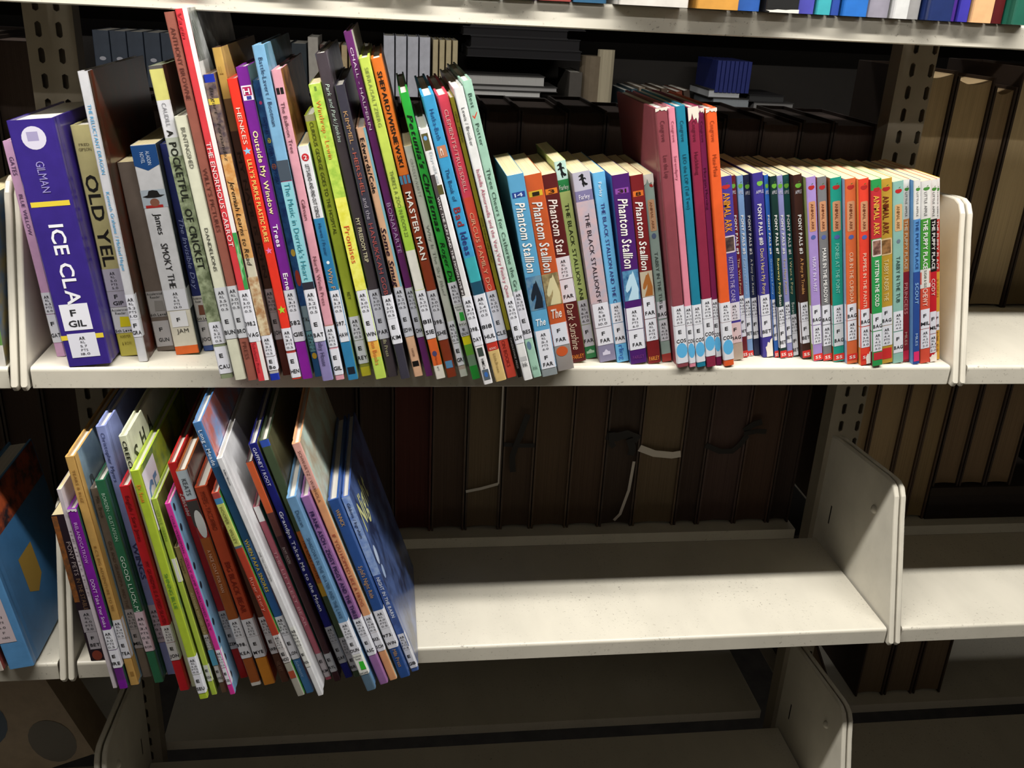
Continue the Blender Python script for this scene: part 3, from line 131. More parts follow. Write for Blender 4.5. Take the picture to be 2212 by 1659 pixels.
('navy lower-shelf spine with white lettering','hb',[2786,-442,81,2845,16.95,205],'1c2070','3a4a3c','1c2070','7a7448',0,1,[],[('T','GAFFNEY / ROOT',2385,2804,0.46,'d8d8ec','',0.5),('T','Grandpa Takes Me to the Moon',887,2094,0.5,'dcdcee','b',0.5),('S',468,681,0,1.1,'a8a8ae','AR|RL|3.0|PTS|0.5'),('S',200,466,0,1.1,'a4a4aa','#E|GAF')]),
('spine with bright blue cap over murky green,orange lower strip','hb',[2878,-434,88,2875,16.67,205],'45543c','5a5a40','45543c',None,0,0,[(2804,2919,'3454b0'),(1224,1853,'b8662c'),(1062,1224,'c89a30')],[('T','THE LAST MOTH',1287,1750,0.46,'5a2410','',0.5),('S',302,530,0,1.1,'b0acb0','AR|RL|3.2|PTS|0.5'),('S',83,300,0,1.1,'b0acb0','#E|BRE')]),
('grey-blue spine with a green reader sticker near its foot','hb',[3011,-657,96,2379,17.42,195],'6f9cc4','6f9cc4','6f9cc4',None,0,0,[(-41,217,'5a7488')],[('T','Duncan',2054,2233,0.46,'2c4460','',0.5),('T','SHADOWS IN THE WATER AND THE LAKE',949,1920,0.42,'2c4a68','',0.5),('S',683,896,0,1.3,'dfe0e8','AR|RL|3.4|PTS|0.5'),('S',487,681,0,1.3,'dfe0e8','#E|DUN'),('R',217,485,'e4e6e0','2nd Level','38c030')]),
('mauve spine with dark navy capitals','hb',[3145,-567,88,2342,18.04,195],'a070a8','a070a8','a070a8',None,0,0,[],[('T','FRANK ASCH - ZIGGY PIGGY AND THE THREE',865,2172,0.5,'2c1c4c','b',0.5),('S',643,871,0,1.3,'dfe0e8','AR|RL|3.1|PTS|0.5'),('S',391,640,0,1.3,'dfe0e8','#E|ASC')]),
('pink-orange tall spine with thin capitals and pale green cover','hb',[3245,-510,81,2894,17.91,205],'e8a878','c8dcd0','e8a878','b8a890',0,0,[(2387,2949,'eab0a4')],[('T','SCHWARTZ / WARHOLA',2244,2813,0.42,'6a4038','',0.5),('T','IF YOU HOPPED LIKE A FROG',987,1866,0.5,'a84a38','',0.5),('S',641,864,0,1.3,'dfe0e8','AR|RL|3.8|PTS|0.5'),('S',394,638,0,1.3,'dfe0e8','#513.|SCH')]),
('royal blue spine with gold lettering,second from the right end below','hb',[3354,-482,108,2246,17.92,190],'2f5496','2f5496','2f5496',None,0,1,[],[('T','WINNICK',1937,2132,0.42,'c89a48','',0.5),('T',"Sybil's Night Ride",1056,1455,0.46,'c89a58','',0.5),('S',661,897,0,1.3,'dfe0e8','AR|RL|4.0|PTS|0.5'),('S',401,659,0,1.3,'dfe0e8','#973.|WIN'),('T','Mills Press',149,382,0.44,'b89050','',0.5)]),
('last lower-shelf book,blue night picture cover facing the empty shelf','hb',[3475,-388,80,2226,17.98,195],'4a66a8','5a74b0','4a66a8','2c3658',0,1,[(1763,2311,'7898d4'),(1363,1763,'88a4d8')],[('P',1276,2225,'7898d4','art:a8c0e8',0,1),('P',332,1276,'4a66a8','art:3a5088',0,1),('T','Gibbons / Ingraham',1735,2150,0.44,'141c38','',0.5),('T','NIGHT IN THE BARN',730,1248,0.5,'dce4f4','b',0.5),('S',291,510,0,1.3,'dfe0e8','AR|RL|3.2|PTS|0.5'),('S',47,288,0,1.3,'dfe0e8','#E|GIB'),('F','T','Night',14,92,-52,-18,'d4d69a'),('F','P','oval',8,22,-92,-70,'c0d0ec'),('F','P','oval',12,24,-112,-96,'a8bce0')]),
]
# ------------------------------------------------------------------ materials
def lin(c):
    v = [int(c[i:i+2], 16)/255 for i in (0, 2, 4)]
    return tuple(.84*(x/12.92 if x <= .04045 else ((x+.055)/1.055)**2.4) for x in v) + (1,)
MC = {}
def mat(c, rough=.5, kind='plain', c2=None, scale=40., coat=0., amt=.5):
    k = (c, rough, kind, c2, scale, coat, amt)
    if k in MC: return MC[k]
    m = bpy.data.materials.new('%s_%s' % (kind, c)); m.use_nodes = True
    nt = m.node_tree; N = nt.nodes; L = nt.links; b = N['Principled BSDF']
    b.inputs['Roughness'].default_value = rough
    b.inputs['Coat Weight'].default_value = coat; b.inputs['Coat Roughness'].default_value = .18
    b.inputs['Specular IOR Level'].default_value = .35
    b.inputs['Base Color'].default_value = lin(c)
    def tc(s=(1, 1, 1)):
        t = N.new('ShaderNodeTexCoord'); mp = N.new('ShaderNodeMapping'); mp.inputs['Scale'].default_value = s
        L.new(t.outputs['Object'], mp.inputs['Vector']); return mp.outputs[0]
    def noise(v, sc, det=3, ro=.6):
        n = N.new('ShaderNodeTexNoise'); n.inputs['Scale'].default_value = sc; n.inputs['Detail'].default_value = det
        n.inputs['Roughness'].default_value = ro; L.new(v, n.inputs['Vector']); return n.outputs[0]
    def ramp(f, a, bb):
        r = N.new('ShaderNodeMapRange'); r.inputs[1].default_value = a; r.inputs[2].default_value = bb; L.new(f, r.inputs[0]); return r.outputs[0]
    def mix(f, A, Bc):
        x = N.new('ShaderNodeMix'); x.data_type = 'RGBA'; L.new(f, x.inputs[0])
        for s, v in ((6, A), (7, Bc)):
            if isinstance(v, tuple): x.inputs[s].default_value = v
            else: L.new(v, x.inputs[s])
        return x.outputs[2]
    def mul(f, k_):
        x = N.new('ShaderNodeMath'); x.operation = 'MULTIPLY'; x.inputs[1].default_value = k_; L.new(f, x.inputs[0]); return x.outputs[0]
    def bump(f, s, d=.001):
        bp = N.new('ShaderNodeBump'); bp.inputs['Strength'].default_value = s; bp.inputs['Distance'].default_value = d
        L.new(f, bp.inputs['Height']); L.new(bp.outputs[0], b.inputs['Normal'])
    base = lin(c)
    if kind == 'cloth':      # cover stock with slight tone change
        n = noise(tc(), 60); d = tuple(x*.82 for x in base[:3]) + (1,)
        L.new(mix(ramp(n, .3, .7), d, base), b.inputs['Base Color']); bump(noise(tc(), 900, 2), .08, .0004)
    elif kind == 'worn':     # paperback cover with rubbed pale specks
        n = noise(tc((1, 1, .35)), 300, 6, .8); d = tuple(x*.85 for x in base[:3]) + (1,)
        cc = mix(ramp(noise(tc(), 50), .3, .7), d, base)
        L.new(mix(mul(ramp(n, .70-.012*amt, .74), .7), cc, lin('ded6c8')), b.inputs['Base Color'])
    elif kind == 'art':      # printed picture, two inks
        n = noise(tc(), scale, 4, .6)
        L.new(mix(ramp(n, .38, .62), base, lin(c2)), b.inputs['Base Color'])
    elif kind == 'pages':    # page edges: fine streaks along the leaves
        n = noise(tc((2600, 6, 6)), 1., 2); d = tuple(x*.62 for x in base[:3]) + (1,)
        L.new(mix(ramp(n, .3, .65), d, base), b.inputs['Base Color']); bump(n, .25, .0004)
    elif kind == 'paint':    # shelf enamel with dust and chips
        n = noise(tc((1, 1, 1)), 260, 4, .7); n2 = noise(tc((1, .5, 1)), 18, 3); d = tuple(x*.9 for x in base[:3]) + (1,)
        cc = mix(ramp(n2, .35, .7), base, d)
        sp = N.new('ShaderNodeMath'); sp.operation = 'MULTIPLY'; L.new(ramp(n, .60, .67), sp.inputs[0]); L.new(ramp(noise(tc(), 9, 2), .42, .6), sp.inputs[1])
        L.new(mix(mul(sp.outputs[0], .75), cc, lin('6a6458')), b.inputs['Base Color'])
    elif kind == 'steel':    # clean enamel on brackets and posts
        n = noise(tc(), 30, 3); d = tuple(x*.9 for x in base[:3]) + (1,)
        L.new(mix(ramp(n, .35, .7), base, d), b.inputs['Base Color'])
    elif kind == 'lino':
        n = noise(tc(), 25, 5); L.new(mix(ramp(n, .35, .65), base, lin(c2)), b.inputs['Base Color'])
    elif kind == 'lamp':
        b.inputs['Emission Color'].default_value = (1, .95, .88, 1); b.inputs['Emission Strength'].default_value = .5
    MC[k] = m
    return m
# ------------------------------------------------------------------ object helpers
def mesh(name, V, F, mats, mi=None, parent=None, smooth=False):
    me = bpy.data.meshes.new(name); me.from_pydata(V, [], F)
    if not isinstance(mats, (list, tuple)): mats = [mats]
    for m in mats: me.materials.append(m)
    if mi: me.polygons.foreach_set('material_index', mi)
    if smooth: me.polygons.foreach_set('use_smooth', [True]*len(me.polygons))
    me.update()
    o = bpy.data.objects.new(name, me); COL.objects.link(o)
    if parent: o.parent = parent
    return o
def empty(name, loc=(0, 0, 0), rot=(0, 0, 0)):
    o = bpy.data.objects.new(name, None); o.empty_display_size = .02; COL.objects.link(o); o.location = loc; o.rotation_euler = rot
    return o
def tag(o, label, cat, group=None, kind=None):
    if label: o['label'] = label
    if cat: o['category'] = cat
    if group: o['group'] = group
    if kind: o['kind'] = kind
    return o
class Geo:
    def __init__(s): s.V = []; s.F = []; s.I = []
    def add(s, V, F, i=0):
        n = len(s.V); s.V += V; s.F += [tuple(k+n for k in f) for f in F]; s.I += [i]*len(F); return s
    def box(s, x0, y0, z0, x1, y1, z1, i=0):
        V = [(x, y, z) for z in (z0, z1) for y in (y0, y1) for x in (x0, x1)]
        return s.add(V, [(0, 2, 3, 1), (4, 5, 7, 6), (0, 1, 5, 4), (2, 6, 7, 3), (0, 4, 6, 2), (1, 3, 7, 5)], i)
    def prism(s, poly, ax, a, b, i=0):   # poly: list of (p,q); extruded along ax from a to b
        n = len(poly)
        def pt(p, q, t): return {'x': (t, p, q), 'y': (p, t, q), 'z': (p, q, t)}[ax]
        V = [pt(p, q, a) for p, q in poly] + [pt(p, q, b) for p, q in poly]
        F = [(k, (k+1) % n, n+(k+1) % n, n+k) for k in range(n)] + [tuple(range(n-1, -1, -1)), tuple(range(n, 2*n))]
        return s.add(V, F, i)
    def out(s, name, mats, parent=None, smooth=False): return mesh(name, s.V, s.F, mats, s.I, parent, smooth)
# ------------------------------------------------------------------ lettering: built-in font glyphs cached as meshes
GC = {}
def glyph(ch, bold):
    k = (ch, bold)
    if k in GC: return GC[k]
    cu = bpy.data.curves.new('glyph', 'FONT'); cu.body = ch; cu.size = 1.; cu.resolution_u = 2
    cu.offset = .018 if bold else 0.
    cu.fill_mode = 'FRONT'
    o = bpy.data.objects.new('glyph', cu); COL.objects.link(o)
    dg = bpy.context.evaluated_depsgraph_get(); ev = o.evaluated_get(dg); me = ev.to_mesh()
    V = [(v.co.x, v.co.y) for v in me.vertices]; F = [tuple(p.vertices) for p in me.polygons]
    ev.to_mesh_clear(); bpy.data.objects.remove(o); bpy.data.curves.remove(cu)
    if V:
        x0 = min(v[0] for v in V); x1 = max(v[0] for v in V)
    else: x0, x1 = 0, .28
    GC[k] = (V, F, x0, x1); return GC[k]
def layout(text, style=''):
    """2-D triangles of a line of text: (verts, faces, width, ymin, ymax)"""
    V = []; F = []; x = 0.; bold = 'b' in style; sh = .22 if 'i' in style else 0.
    for ch in text:
        if ch == ' ': x += .30; continue
        gv, gf, x0, x1 = glyph(ch, bold); n = len(V)
        V += [(vx-x0+x+vy*sh, vy) for vx, vy in gv]; F += [tuple(i+n for i in f) for f in gf]
        x += x1-x0+.085
    if not V: return V, F, 0, 0, 1
    xs = [v[0] for v in V]; mn = min(xs); V = [(a-mn, b) for a, b in V]
    caps = .73
    return V, F, max(xs)-mn, 0., caps
def text_geo(G, text, style, origin, ux, uy, length, height):
    V, F, wd, lo, hi = layout(text, style)
    if not V: return
    sx = length/wd; sy = height/hi
    P = [tuple(origin + ux*(a*sx) + uy*(b*sy)) for a, b in V]
    G.add(P, F)
# ------------------------------------------------------------------ flat printed shapes, unit square
def shape(kind):
    if kind in ('oval', 'dot'): return [(.5+.5*math.cos(t*math.pi/10), .5+.5*math.sin(t*math.pi/10)) for t in range(20)]
    if kind == 'star': return [(.5+(.52 if t % 2 == 0 else .22)*math.sin(t*math.pi/5), .48+(.52 if t % 2 == 0 else .22)*math.cos(t*math.pi/5)) for t in range(10)]
    if kind == 'pent': return [(0, .22), (.5, 0), (1, .22), (1, 1), (0, 1)]
    if kind == 'apple': return [(.5+(.5-.05*math.cos(2*a))*math.sin(a), .42+.42*math.cos(a)*(1 if math.cos(a) < 0 else .9-.25*(math.cos(a) > .9))) for a in [t*math.pi/8 for t in range(16)]]
    if kind == 'hat': return [(0, .34), (.2, .2), (.5, .16), (.8, .22), (1, .42), (.78, .46), (.7, .9), (.5, 1), (.32, .94), (.24, .5)]
    if kind == 'check': return [(.0, .55), (.12, .68), (.3, .4), (.9, 1.), (1, .92), (.32, .1)]
    if kind == 'house': return [(0, 0), (1, 0), (1, .55), (.8, .55), (.5, 1), (.2, .55), (0, .55)]
    if kind == 'rrect':
        out = []
        for cx, cy, a0 in ((.8, .95, 0), (.2, .95, 1), (.2, .05, 2), (.8, .05, 3)):
            for t in range(4):
                a = (a0 + t/3)*math.pi/2; out.append((cx+.2*math.cos(a), cy+.05*math.sin(a)))
        return out
    if kind == 'horse': return [(.45, 0), (.6, .05), (.55, .2), (.7, .1), (.95, .12), (.98, .22), (.75, .3), (.62, .42), (.6, .55), (.72, .6), (.8, .52), (.88, .56), (.78, .68), (.62, .68), (.6, .8), (.66, .88), (.5, 1.), (.36, .95), (.1, .86), (.06, .78), (.3, .8), (.3, .66), (.08, .6), (.1, .52), (.34, .55), (.4, .38), (.34, .26), (.42, .12)]
    if kind == 'horsehead': return [(.18, 0), (.9, 0), (.95, .35), (.8, .7), (.72, .88), (.66, 1.), (.58, .9), (.44, .88), (.3, .72), (.12, .52), (.06, .36), (.16, .28), (.34, .36), (.5, .5), (.46, .34), (.3, .16)]
    if kind == 'leaf': return [(.1, 0), (.5, .12), (.3, .25), (.85, .35), (.55, .45), (1, .62), (.6, .66), (.8, .9), (.4, .8), (.2, 1), (.25, .7), (0, .6), (.2, .4), (0, .2)]
    if kind == 'torn':
        rnd = random.Random(11); pts = [(0, 1), (0, .3)]
        for k in range(1, 8): pts.append((k/8, rnd.uniform(0, .75)))
        return pts + [(1, .45), (1, 1)]
    if kind == 'torn2': return [(.1, 0), (1, 0), (1, 1), (.75, .92), (.6, .75), (.35, .82), (.2, .6), (0, .55), (.12, .25)]
    return [(0, 0), (1, 0), (1, 1), (0, 1)]
# ------------------------------------------------------------------ a book
# local frame: spine in the plane y = 0 facing -y, thickness along +x, height along +z, depth along +y
PAGE = mat('e6d6a8', .85, 'pages'); PAGE_W = mat('e2ddd0', .8, 'pages')
def cover_profile(w, d, hard):
    if hard:
        r = min(.0022, w*.22)
        o = [(0, d), (0, .014), (.0006, .009), (0, .005), (.0001, r*.6), (r*.45, .0001), (r, 0), (w-r, 0), (w-r*.45, .0001), (w-.0001, r*.6), (w, .005), (w-.0006, .009), (w, .014), (w, d)]
        t = min(.0022, w*.2); sp = (4, 8)
    else:
        r = min(.0009, w*.15)
        o = [(0, d), (0, r), (r*.3, r*.3), (r, 0), (w-r, 0), (w-r*.3, r*.3), (w, r), (w, d)]
        t = .0004; sp = (1, 5)
    inn = [(w-t, d), (w-t, t), (t, t), (t, d)]
    return o, inn, sp, t
def make_book(row, zbase, group, pfx):
    label, kind, (x, y, w, h, lean, d), base, side, left, pat, worn, gloss, bands, items = row
    x *= 1e-4; y *= 1e-4; w *= 1e-4; h *= 1e-4; d *= 1e-3
    hard = kind == 'hb'
    root = empty('hardcover_book' if hard else 'paperback_book', (x, y, zbase), (0, -math.radians(lean), 0))
    tag(root, label, 'book', group)
    rough = .32 if gloss else (.42 if hard else .5); coat = .5 if gloss else (.2 if hard else .12)
    mk = 'worn' if worn else 'cloth'
    def cm(c): return mat(c, rough, mk, coat=coat, amt=float(worn))
    mats = [cm(base), cm(left), mat(side, rough, 'art', pat, 30., coat) if pat else cm(side)]
    o, inn, sp, t = cover_profile(w, d, hard)
    cuts = sorted({0., h} | {min(max(v*1e-4, 0), h) for b in bands for v in b[:2]})
    cuts = [c for k, c in enumerate(cuts) if k == 0 or c-cuts[k-1] > 1e-5]
    prof = o + inn; n = len(prof); V = []; F = []; I = []
    for z in cuts: V += [(px, py, z) for px, py in prof]
    for k in range(len(cuts)-1):
        zc = (cuts[k]+cuts[k+1])/2; bm = 0
        for b in bands:
            if b[0]*1e-4 <= zc <= b[1]*1e-4:
                m = cm(b[2])
                if m not in mats: mats.append(m)
                bm = mats.index(m)
        for j in range(n):
            F.append((k*n+j, k*n+(j+1) % n, (k+1)*n+(j+1) % n, (k+1)*n+j))
            I.append(bm if sp[0] <= j <= sp[1] else (1 if j < sp[0] else (2 if j < len(o)-1 else 0)))
    # caps: strip between outer and inner outline
    no = len(o)
    for zi, fl in ((0, 0), (len(cuts)-1, 1)):
        q = zi*n
        half = no//2
        loops = [tuple([q+j for j in range(0, half)] + [q+no+2, q+no+3]), tuple([q+j for j in range(half, no)] + [q+no, q+no+1]), (q+half-1, q+half, q+no+1, q+no+2)]
        for lp in loops: F.append(lp if not fl else tuple(reversed(lp))); I.append(0)
    mesh('cover', V, F, mats, I, root)
    ins = (.003 if zbase < -.1 else .0014) if hard else .0003
    g = Geo(); g.box(t, t+.0002, ins if hard else .0003, w-t, d-(.003 if hard else .0006), h-ins)
    g.out('page_block', PAGE_W if hard else PAGE, root)
    # print and labels on the spine
    texts = {}; panels = {}
    X = Vector((1, 0, 0)); Z = Vector((0, 0, 1)); Yv = Vector((0, 1, 0))
    def place(G, s, st, z0, z1, hf, xc, yy):
        if 'h' in st:   # upright small print across the spine
            ln = min(w*hf, w*.96); text_geo(G, s, st.replace('h', ''), Vector((xc*w-ln/2, yy, z0)), X, Z, ln, z1-z0)
        else:           # reads downwards
            hh = w*hf*.86; text_geo(G, s, st, Vector((xc*w-hh/2, yy, z1)), -Z, X, z1-z0, hh)
    seq = 0
    for it in items:
        if it[0] == 'T':
            _, s, z0, z1, hf, c, st, xc = it
            if z1 <= z0: continue
            G = texts.setdefault((len(texts), c), Geo()); place(G, s, st, z0*1e-4, z1*1e-4, hf, xc, -.00034)
        elif it[0] == 'P':
            _, z0, z1, c, shp, x0, x1 = it; z0 *= 1e-4; z1 *= 1e-4
            z1 = min(z1, h); z0 = max(z0, 0); seq += 1
            pts = shape(shp); yy = -.00008-.000015*seq if shp != 'dot' else -.00026
            if shp in ('torn', 'torn2'): yy = -.0003
            G = panels.setdefault((c, shp, seq), Geo())
            G.add([((x0+(x1-x0)*a)*w, yy, z0+(z1-z0)*b) for a, b in pts], [tuple(range(len(pts)))])
            if shp == 'apple':
                lf = [((x0+(x1-x0)*a)*w, yy-.00001, z0+(z1-z0)*b) for a, b in ((.5, .8), (.72, .86), (.86, 1.02), (.62, .98))]
                panels.setdefault(('4a6a2c', 'leaflet', seq), Geo()).add(lf, [(0, 1, 2, 3)])
        elif it[0] == 'S':
            _, z0, z1, x0, x1, c, lines = it; z0 *= 1e-4; z1 *= 1e-4
            label_on(root, w, d, z0, z1, x0, x1, c, lines)
        elif it[0] == 'R':
            _, z0, z1, c, lev, blk = it; z0 *= 1e-4; z1 *= 1e-4
            st = label_on(root, w, d, z0, z1, 0, 1.2, c, '')
            hh = z1-z0; G = Geo()
            for s, a, b, ln in (('Accelerated', .86, .96, .86), ('Reader', .73, .83, .55), (lev, .04, .15, .9)):
                text_geo(G, s, 'b' if s == lev else '', Vector((w*.5-w*ln/2, -.0004, z0+hh*a)), X, Z, w*ln, hh*(b-a))
            G.out('label_print', mat('2a2a2c', .7), st)
            G = Geo(); G.add([(w*.35, -.0004, z0+hh*.24), (w*.92, -.0004, z0+hh*.24), (w*.88, -.0004, z0+hh*.62), (w*.42, -.0004, z0+hh*.64)], [(0, 1, 2, 3)])
            G.out('label_emblem', mat(blk, .6), st)
        elif it[0] == 'F':
            _, k, s, y0, y1, z0, z1, c = it; y0 *= 1e-3; y1 *= 1e-3; z0 = h+z0*1e-3; z1 = h+z1*1e-3
            G = Geo()
            if k == 'T': text_geo(G, s, 'b', Vector((w+.0003, y0, z0)), Yv, Z, y1-y0, z1-z0)
            else: G.add([(w+.00015, y0+(y1-y0)*a, z0+(z1-z0)*b) for a, b in shape(s)], [tuple(range(len(shape(s))))])
            G.out('cover_lettering' if k == 'T' else 'cover_picture', mat(c, .45, 'art', s[4:], 60.) if s.startswith('art:') else mat(c, .45), root)
    for (_, c), G in texts.items():
        if G.V: G.out('spine_lettering', mat(c, .5), root)
    for (c, shp, _), G in panels.items():
        G.out({'torn': 'torn_edge', 'torn2': 'torn_edge', 'dot': 'label_dot'}.get(shp, 'spine_panel' if shp == 'rect' else 'spine_picture'), mat(c, .45, 'art', shp[4:], 130.) if shp.startswith('art:') else mat(c, .85 if 'torn' in shp else .5), root)
    return root
def label_on(root, w, d, z0, z1, x0, x1, c, lines):
    yy = -.00022; g = Geo()
    xa = max(x0, .02)*w; xb = min(x1, 1.)*w
    row = [(xa, yy)]
    if x1 > 1.: row += [(w-.0009, yy), (w+.00018, .0011), (w+.00022, .0011+(x1-1)*max(w, .008)*2)]
    else: row += [(xb, yy)]
    if x0 <= 0: row = [(-.00022, .004), (-.00018, .0011), (.0009, yy)] + row[1:]
    m = len(row)
    g.add([(a, b, z) for z in (z0, z1) for a, b in row], [(k, k+1, m+k+1, m+k) for k in range(m-1)])
    st = g.out('spine_label', mat(c, .6, 'plain'), root)
    if lines:
        ls = lines.lstrip('#').replace('@', '').split('|'); cn = lines.startswith('#'); G = Geo(); hh = z1-z0; X = Vector((1, 0, 0)); Z = Vector((0, 0, 1))
        top_pad = .12 if '@' not in lines else .04
        step = (1-top_pad-.06)/len(ls) if '@' not in lines else .24
        for k, s in enumerate(ls):
            if not s: continue
            if cn: th = min(hh*step*.62, .0062 if w > .03 else (.0039 if w > .006 else .003)); wid = min(th*.82*len(s), (xb-xa)*.94)
            else:
                th = min(hh*step*(.82 if k == 0 else .62), .0034 if k == 0 else .0027); wid = min(th*.85*len(s), (xb-xa)*.8)
            zz = z1-hh*(top_pad+step*(k+.5))-th/2
            xc = (xa+xb)/2 - (0 if not cn else (xb-xa)*.06*(k == 0))
            text_geo(G, s, 'b' if (cn or k == 0) else '', Vector((xc-wid/2, -.00042, zz)), X, Z, wid, th)
        if G.V: G.out('label_print', mat('26262a' if cn or len(ls) < 3 else '3c3c42', .7), st)
    return st
ORD = ['first', 'second', 'third', 'fourth', 'fifth', 'sixth', 'seventh', 'eighth', 'ninth', 'tenth', 'eleventh', 'twelfth', 'thirteenth', 'fourteenth', 'fifteenth', 'sixteenth', 'seventeenth', 'eighteenth', 'nineteenth', 'twentieth', 'twenty-first']
# ------------------------------------------------------------------ room shell
def plane(name, pts, m, n=1):
    return tag(mesh(name, pts, [(0, 1, 2, 3)], m), None, None, kind='structure')
FZ, CZ = -1.2, 1.12
plane('floor', [(-3, -3, FZ), (4, -3, FZ), (4, 4, FZ), (-3, 4, FZ)], mat('3a352f', .6, 'lino', '2c2824'))
plane('ceiling', [(-3, -3, CZ), (-3, 4, CZ), (4, 4, CZ), (4, -3, CZ)], mat('4a4640', .9, 'cloth'))
plane('wall_back', [(-3, 4, FZ), (4, 4, FZ), (4, 4, CZ), (-3, 4, CZ)], mat('36322d', .9, 'cloth'))
plane('wall_front', [(-3, -3, FZ), (-3, -3, CZ), (4, -3, CZ), (4, -3, FZ)], mat('36322d', .9, 'cloth'))
plane('wall_left', [(-3, -3, FZ), (-3, 4, FZ), (-3, 4, CZ), (-3, -3, CZ)], mat('36322d', .9, 'cloth'))
plane('wall_right', [(4, -3, FZ), (4, -3, CZ), (4, 4, CZ), (4, 4, FZ)], mat('36322d', .9, 'cloth'))
def fixture(y, x0, x1, label):
    r = empty('ceiling_lamp', ((x0+x1)/2, y, LAMP_Z)); hl = (x1-x0)/2
    g = Geo(); g.box(-hl, -.07, .05, hl, .07, .09); g.box(-hl+.2, -.02, .09, -hl+.23, .02, CZ-LAMP_Z); g.box(hl-.23, -.02, .09, hl-.2, .02, CZ-LAMP_Z)
    g.out('lamp_housing', mat('d8d6d0', .4, 'steel'), r)
    g = Geo(); g.prism([(.019*math.cos(a*math.pi/6), .019+.016*math.sin(a*math.pi/6)) for a in range(12)], 'x', -hl+.03, hl-.03)
    g.out('lamp_tube', mat('f4f0e6', .4, 'lamp'), r)
    g = Geo(); g.box(-hl, -.02, 0, -hl+.03, .02, .05); g.box(hl-.03, -.02, 0, hl, .02, .05); g.out('lamp_socket', mat('c8c8c4', .5), r)
    tag(r, label, 'lamp')
fixture(LAMP_Y, -.85, 1.55, 'long fluorescent tube lamp over the near aisle')
fixture(.9, -.6, 1.8, 'long fluorescent tube lamp over the aisle behind the shelves')
fixture(-1.62, -.6, 1.8, 'long fluorescent tube lamp over the aisle behind the viewer')
# the range on the viewer's side of the aisle, out of view; its top edge limits the light from the next lamp
r = empty('opposite_range', (.5, -.95, FZ)); g = Geo(); OM = mat('4a443c', .6, 'steel')
g.box(-2.2, -.42, 1.84, 2.2, 0, 1.886); g.out('top_cover', OM, r)
g = Geo(); g.box(-2.2, -.012, .05, 2.2, -.002, 1.84); g.out('bounce_panel', mat('5c564c', .7, 'steel'), r)  # unseen panel added in place of book rows, bounces fill light
g = Geo(); g.box(-2.2, -.215, .02, 2.2, -.205, 1.84); g.out('centre_sheet', OM, r)
for xx in (-2.2, 2.18):
    g = Geo(); g.box(xx, -.42, 0, xx+.02, 0, 1.84); g.out('end_panel', OM, r)
for k in range(6):
    g = Geo(); g.box(-2.18, -.41, .06+.33*k, 2.18, -.02, .08+.33*k); g.out('range_shelf', OM, r)
tag(r, 'double-sided steel book range on the near side of the aisle', 'shelving')
# ------------------------------------------------------------------ shelving
W = .905; PITCH = .3318; LIP = .021; DEPTH = .2
ENAMEL = 'd6d0c0'
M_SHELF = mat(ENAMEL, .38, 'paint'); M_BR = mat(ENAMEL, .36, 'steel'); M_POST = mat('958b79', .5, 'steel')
def shelf_profile(D, lip=LIP):
    r = .0035; p = [(D, 0.), (r, 0.)]
    for k in range(1, 5):
        a = k*math.pi/8; p.append((r-r*math.sin(a), -r+r*math.cos(a)))
    p += [(0, -lip+.001), (.001, -lip), (.011, -lip), (.011, -lip+.0014), (.0016, -lip+.0014), (.0016, -.0045), (.0045, -.0014), (D, -.0014)]
    return p
BR_PROF = [(-.0065, -.0165), (-.003, -.0215), (.003, -.0215), (.2, -.024), (.215, -.01), (.215, .148), (.2, .152), (.075, .1625), (.063, .1625), (.054, .159), (.0475, .150), (.040, .125)]
def bracket(x0, x1, parent, rivet=0):
    g = Geo(); n = len(BR_PROF); b = .0016
    cx = sum(p[0] for p in BR_PROF)/n; cz = sum(p[1] for p in BR_PROF)/n
    def inset(k):
        return [(y+(cx-y)/max(abs(cx-y), .03)*k*(1 if abs(y-cx) > .05 else .6), z+(cz-z)/max(abs(cz-z), .03)*k*(1 if abs(z-cz) > .04 else .6)) for y, z in BR_PROF]
    rings = [(x0, b), (x0+b*.4, b*.35), (x0+b, 0), (x1-b, 0), (x1-b*.4, b*.35), (x1, b)]
    V = []
    for xx, k in rings: V += [(xx, y, z) for y, z in inset(k)]
    F = []
    for r in range(len(rings)-1):
        F += [(r*n+j, r*n+(j+1) % n, (r+1)*n+(j+1) % n, (r+1)*n+j) for j in range(n)]
    F += [tuple(range(n-1, -1, -1)), tuple(range((len(rings)-1)*n, len(rings)*n))]
    o = mesh('end_bracket', V, F, M_BR, None, parent)
    if rivet:
        s = -1 if rivet < 0 else 1; xs = x0 if rivet < 0 else x1; V = []; F = []
        for k in range(4):
            a = k*math.pi/7; V += [(xs+s*.0042*math.sin(a+.0), .0825+.0055*math.cos(a)*math.cos(t*math.pi/6), .113+.0055*math.cos(a)*math.sin(t*math.pi/6)) for t in range(12)]
        for k in range(3): F += [(k*12+t, k*12+(t+1) % 12, (k+1)*12+(t+1) % 12, (k+1)*12+t) for t in range(12)]
        F.append(tuple(range(36, 48))); mesh('rivet', V, F, M_BR, None, o, True)
        g2 = Geo(); xq = x0-.0002 if rivet < 0 else x1+.0002
        g2.add([(xq, .178, .035), (xq, .181, .035), (xq, .181, .062), (xq, .178, .062)], [(0, 1, 2, 3)]); g2.out('hook_slot', mat('2a2622', .8), o)
    return o
def shelf(x0, x1, z, label, lb=True, rb=True, D=DEPTH, lip=LIP):
    r = empty('metal_shelf', (0, 0, z)); tag(r, label, 'shelf')
    g = Geo(); g.prism([(a, b) for a, b in shelf_profile(D, lip)], 'x', x0, x1)
    g.out('shelf_board', M_SHELF, r)
    if lb: bracket(x0-.0085, x0-.0025, r, 1)
    if rb: bracket(x1+.0025, x1+.0088, r, -1)
    return r
BAY = W + .0195
